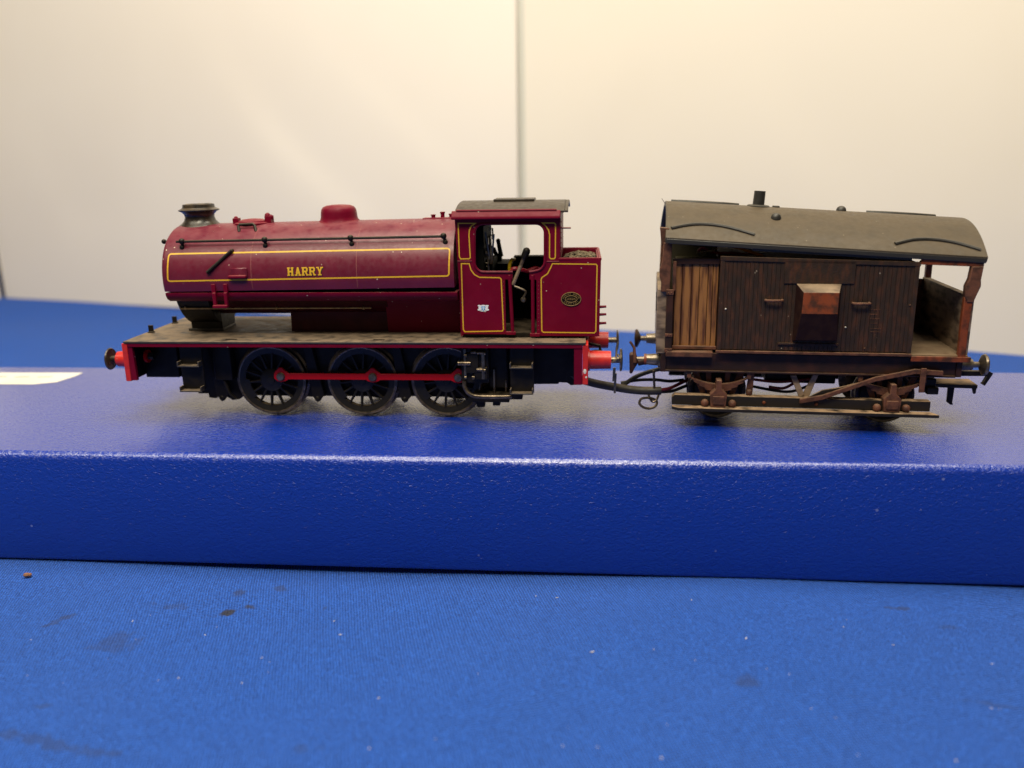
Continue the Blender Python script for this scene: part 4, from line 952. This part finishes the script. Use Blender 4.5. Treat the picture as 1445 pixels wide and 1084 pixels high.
# buffers
def vbuf(x, y, z, sx, broken=False):
    pr_ = [(1.9, 0), (1.9, .6*sx), (1.45, .7*sx), (1.25, 3.4*sx), (.7, 3.5*sx), (.6, 5.6*sx)]
    if sx < 0: pr_ = pr_[::-1]
    b = MB().lathe(pr_, (x, y, z), 'x', 24).build('buffer', 'steel', van)
    h = [(.6, 4.8*sx), (2.3, 5.7*sx), (2.45, 6.1*sx), (2.2, 6.4*sx), (.02, 6.6*sx)]
    if sx < 0: h = h[::-1]
    if not broken: MB().lathe(h, (x, y, z), 'x', 24).build('buffer_head', 'steel' if sx > 0 else 'vandark', b)
    else:
        q = MB().prism([vt(888, 499, y), vt(897, 497, y), vt(900, 512, y), vt(896, 518, y), vt(892, 526, y), vt(888.5, 526, y)], y-1.2, y+1.5); q.tube([(x-3.6, y, z-.3), (x-5.4, y, z-.8)], .9, 10); q.build('buffer_head', 'vandark', b, bevel=.3)
        MB().tube([V3(889, 482, y-.6), V3(895, 491, y-.8), V3(896, 512, y-1.3)], [.3, .34, .45], 8).build('link', 'rustbrown', b)
        MB().lathe([(1.35, -3.9), (1.35, -3.3)], (x, y, z), 'x', 16).build('collar', 'rust', b)
vbuf(-.8, 5.0, 15.0, -1, True); vbuf(-.8, 28.2, 15.3, -1)
vbuf(64.5, 5.0, 15.3, 1); vbuf(64.5, 28.0, 15.3, 1)
MB().tube([V3(927, 478, 4), V3(934, 492, 3), V3(936, 503, 3)], .45, 8).build('hanging_hose', 'rustbrown', van)
# right hand coupling
def vg(u, v, z):
    q = ground(u, v, z)-VO; c, s_ = math.cos(VPSI), math.sin(VPSI); return (c*q.x+s_*q.y, -s_*q.x+c*q.y)
pl_ = [vg(1316, 533.5, 9.6), vg(1367, 534.5, 9.6), vg(1380, 543.5, 9.6), vg(1319, 541.5, 9.6)]
cp = MB().prism(pl_, 8.7, 9.6, 'xy').box(56, 61, pl_[3][1], pl_[0][1], 8.8, 10.4)
cp.prism([(pl_[2][0]-.9, 8.75), (pl_[2][0]-.1, 8.75), (pl_[2][0]-.1, 7.6), (pl_[2][0]-.5, 7.3)], pl_[2][1]+.2, pl_[2][1]+1.2)
cp.build('coupling', 'step', van, bevel=.12)
yc = pl_[3][1]+.4; pa, pb = vt(1338, 545, yc), vt(1347, 545, yc); pc = vt(1343, 571, yc)
MB().prism([(pa[0], 8.8), (pb[0], 8.8), (pb[0]-.1, pc[1]+.5), (pc[0]+.3, pc[1]), (pc[0]-.4, pc[1]), (pa[0]+.1, pc[1]+.6)], yc-.3, yc+.6).build('coupling_pin', 'black', van, bevel=.15)
yh = 9.0; hk = [vt(1358, 523.5, yh), vt(1397, 524.5, yh), vt(1402, 527.5, yh), vt(1390, 545, yh), vt(1385.5, 542.5, yh), vt(1388, 541, yh), vt(1394, 531, yh), vt(1358, 531, yh)]
MB().prism(hk, yh, yh+1.4).box(63, hk[0][0]+.5, yh, yh+1.4, hk[7][1], hk[0][1]).build('coupling_hook', 'black', van, bevel=.12)
MB().box(58.5, 61.0, 3, 8, 8.6, 10.2).box(56, 60.6, 4, 8, 10.2, 12.0).build('brake_block', 'black', van, bevel=.2)
# wheels
vw = MB().lathe([(6.0, -.1), (6.4, -.2), (6.6, 0), (6.6, 1.4), (7.0, 1.7), (7.0, 2.2), (6.2, 2.4), (1.5, 2.4)], (0, 0, 0), 'y', 48, cap=False)
vw = vw.build('wheel', 'tyre', van, loc=(12.7, 7.6, 7.0))
MB().lathe([(.02, -.1), (1.6, -.1), (1.8, .5), (5.2, .7), (5.6, .1), (6.05, .0)], (0, 0, 0), 'y', 36, cap=False).build('wheel_disc', 'wheel', vw)
dup(vw, van, (50.8, 7.6, 7.0)); dup(vw, van, (12.7, VW-7.6, 7.0), rz=math.pi); dup(vw, van, (50.8, VW-7.6, 7.0), rz=math.pi)
for x in (12.7, 50.8): MB().lathe([(1.1, 8.5), (1.1, VW-8.5)], (x, 0, 7.0), 'y', 12).build('axle', 'tyre', van)
# axleguards, springs, axleboxes
def axle_set(xc, sg):
    f = (lambda y: y) if sg < 0 else (lambda y: VW-y)
    def pr(mb, poly, a, b): mb.prism(poly, *sorted((f(a), f(b))))
    g = MB(); pr(g, [(xc-6.2, 13.2), (xc-3.4, 6.2), (xc-2.2, 6.2), (xc-4.6, 13.2)], 3.2, 3.7); pr(g, [(xc+6.2, 13.2), (xc+3.4, 6.2), (xc+2.2, 6.2), (xc+4.6, 13.2)], 3.2, 3.7)
    pr(g, [(xc-2.9, 13.2), (xc-2.2, 6.0), (xc-1.3, 6.0), (xc-1.6, 13.2)], 3.2, 3.7); pr(g, [(xc+2.9, 13.2), (xc+2.2, 6.0), (xc+1.3, 6.0), (xc+1.6, 13.2)], 3.2, 3.7)
    ag = g.build('axleguard', 'rustbrown', van, bevel=.1)
    s_ = MB()
    for k in range(4):
        hw = 6.9-1.3*k; sag = lambda x: 10.2+2.0*(x/6.9)**2
        top = [(xc+hw*t/6, sag(hw*t/6)-.42*k+.0) for t in range(-6, 7)]; bot = [(x, z-.40) for x, z in top][::-1]
        pr(s_, top+bot, 1.4+.03*k, 2.6)
    s_.box(xc-7.2, xc-6.3, *sorted((f(1.3), f(2.8))), 11.7, 13.2).box(xc+6.3, xc+7.2, *sorted((f(1.3), f(2.8))), 11.7, 13.2)
    s_.build('leaf_spring', 'rustbrown', ag)
    b = MB(); pr(b, [(xc-1.7, 5.2), (xc+1.7, 5.2), (xc+1.9, 8.2), (xc+1.3, 8.9), (xc+.7, 9.4), (xc+.6, 11.6), (xc-.6, 11.6), (xc-.7, 9.4), (xc-1.3, 8.9), (xc-1.9, 8.2)], -.6, 3.2)
    b.ball((xc-3.0, f(.2), 6.0), .95, 10).ball((xc+3.2, f(.2), 6.0), .95, 10); b.tube([(xc-3.0, f(.2), 6.0), (xc-3.0, f(2.6), 6.4)], .6, 8).tube([(xc+3.2, f(.2), 6.0), (xc+3.2, f(2.6), 6.4)], .6, 8)
    b.box(xc-1.3, xc+1.3, *sorted((f(-.9), f(-.5))), 5.9, 7.9)
    b.build('axlebox', 'rustbrown', ag, bevel=.15)
for sg in (-1, 1):
    for xc in (12.5, 50.4): axle_set(xc, sg)
# stepboards
for sg in (-1, 1):
    f = (lambda y: y) if sg < 0 else (lambda y: VW-y)
    q = MB().prism([(2.0, 5.2), (58.9, 5.2), (58.9, 7.5), (2.6, 7.6), (2.0, 7.0)], *sorted((f(.9), f(3.1)))).build('stepboard_back', 'step', van, bevel=.12)
    MB().prism([(x, f(y)) for x, y in ((3.4, -1.5), (60.2, -1.5), (59.0, .9), (2.0, .9), (2.0, -.3))], 4.4, 5.15, 'xy').build('stepboard', 'step', van, bevel=.1)
hg = MB()
for u, v in ((1078, 568), (1152, 568)): p = V3(u, v, .8); hg.ball((p[0], .85, 6.3), .42, 8)
hg.build('bolt', 'rust', van)
# V hangers and long brake lever
vh = MB()
for x0 in (25.0, 27.0):
    pass
vh.prism([(19.4, 13.3), (20.6, 13.3), (20.4, 8.2), (19.2, 7.6), (18.9, 8.4)], 2.4, 3.0).ball((19.6, 2.3, 8.2), .8, 10)
vh.build('brake_hanger', 'rustbrown', van, bevel=.1)
vh = MB(); vh.prism([vt(1115, 530, 2), vt(1124, 530, 2), vt(1135, 557, 2), vt(1128, 562, 2)], 2.0, 2.6).prism([vt(1148, 530, 2), vt(1156, 530, 2), vt(1143, 560, 2), vt(1131, 562, 2)], 2.61, 3.2).build('v_hanger', 'greybrown', van, bevel=.1)
bl = [V3(1128, 566, .4), V3(1160, 560.5, .4), V3(1235, 535.5, .1), V3(1292, 524.5, 0), V3(1331, 527.5, 0)]
mb = MB(); up = [(p[0], p[2]+.55) for p in bl]; dn = [(p[0], p[2]-.55) for p in bl][::-1]
mb.prism(up+dn, -.1, .6).build('brake_lever', 'rustbrown', van, bevel=.12)
mb = MB(); up = [(p[0], p[2]) for p in (V3(1135, 564, 1), V3(1160, 551, 1), V3(1185, 547, 1), V3(1222, 538, 1), V3(1200, 551, 1), V3(1160, 562, 1))]
mb.prism(up, 1.0, 1.6).build('brake_rod', 'step', van, bevel=.1)
MB().prism([vt(1300, 520, -.4), vt(1308, 520, -.4), vt(1304, 554, -.4), vt(1296, 554, -.4)], -.6, -.15).build('lever_guide', 'rustbrown', van, bevel=.1)
for (P, mt) in (([V3(1060, 545, 9), V3(1110, 553, 9), V3(1140, 545, 9)], 'wireblk'), ([V3(1060, 535, 8), V3(1100, 539, 8), V3(1150, 534, 8)], 'wirered_dk'), ([V3(1085, 546, 7), V3(1105, 548, 7), V3(1120, 541, 7)], 'wirered_dk')):
    MB().tube(smooth_path(P), .35, 8).build('underfloor_wire', mt, van)
# wires seen under the lifted roof
for (P, r_, mt) in (([V3(985, 355, 6), V3(992, 350, 6), V3(1005, 356, 6), V3(1030, 358, 8), V3(1075, 360, 10)], .32, 'wirered_dk'), ([V3(1020, 345, 4), V3(1045, 351, 5), V3(1078, 362, 7)], .34, 'wireorange'), ([V3(983, 356, 5), V3(990, 357, 5), V3(1012, 352, 5)], .28, 'brass')):
    MB().tube(smooth_path(P), r_, 8).build('interior_wire', mt, van)
# roof (loose, tipped down to the right)
RH = 7.1; RW = 18.0
rp = 0.0650
def rz_(y): return RH*(1-(abs(y)/RW)**2.05)
sec = [(y, rz_(y)) for y in [-RW+2*RW*i/28 for i in range(29)]]
inner = [(y*.985, z-1.15) for y, z in sec][::-1]
mb = MB(); mb.prism(sec+inner, 0, 67.4, 'yz')
roof = mb.build('roof', 'vanroof', van, loc=(-1.0, VC, 44.15), rot=(0, rp, math.radians(1.0)), bevel=.12)
MB().box(0.2, 67.2, -RW-.02, -RW+.6, -1.3, -.25).box(.2, 67.2, RW-.6, RW+.02, -1.3, -.25).build('roof_edge', 'vanedge', roof, bevel=.15, split=1)
MB().box(19.0, 52.5, -RW+.7, -RW+1.6, -1.75, -1.3).build('roof_flange', 'vanedge', roof, bevel=.1)
def strip(pts):
    P = smooth_path([(x, y, rz_(y)+.12) for x, y in pts], 8); MB().tube(P, .42, 8).build('rain_strip', 'vanedge', roof)
for s_ in (-1, 1):
    if s_ > 0: strip([(1.5, 3.6), (6, 2.8), (10, 2.6), (14, 2.8), (17.5, 3.6)]); strip([(47, 3.6), (51.5, 2.8), (56, 2.6), (58, 2.8), (62.5, 3.6)]); continue
    strip([(1.2, s_*15.6), (5.5, s_*14.2), (9.5, s_*13.8), (14, s_*14.4), (19.3, s_*16.0)])
    strip([(48.8, s_*16.2), (53, s_*14.7), (57, s_*14.3), (61.5, s_*14.9), (66.2, s_*16.4)])
MB().lathe([(2.6, -.6), (2.6, .1), (2.3, .3), (1.35, .4), (1.3, 3.5), (1.1, 3.5), (1.0, 2.4)], (21.6, 0, RH), 'z', 24).build('stove_chimney', 'vanedge', roof)
MB().box(24.9, 26.4, -.9, .9, RH-.3, RH+.35).build('roof_fitting', 'vanedge', roof, bevel=.15)
for x, y in ((24.4, -9.6), (40.6, .6)):
    MB().lathe([(1.15, -.4), (1.15, .15), (.95, .7), (.5, 1.05), (.02, 1.15)], (x, y, rz_(y)), 'z', 20).build('torpedo_vent', 'vanedge', roof)
mb = MB(); mb.tube([(-.3, -5, rz_(-5)+.2), (-1.2, -7, rz_(-5)+1.3)], .06, 5).build('stray_hair', 'rustbrown', roof)
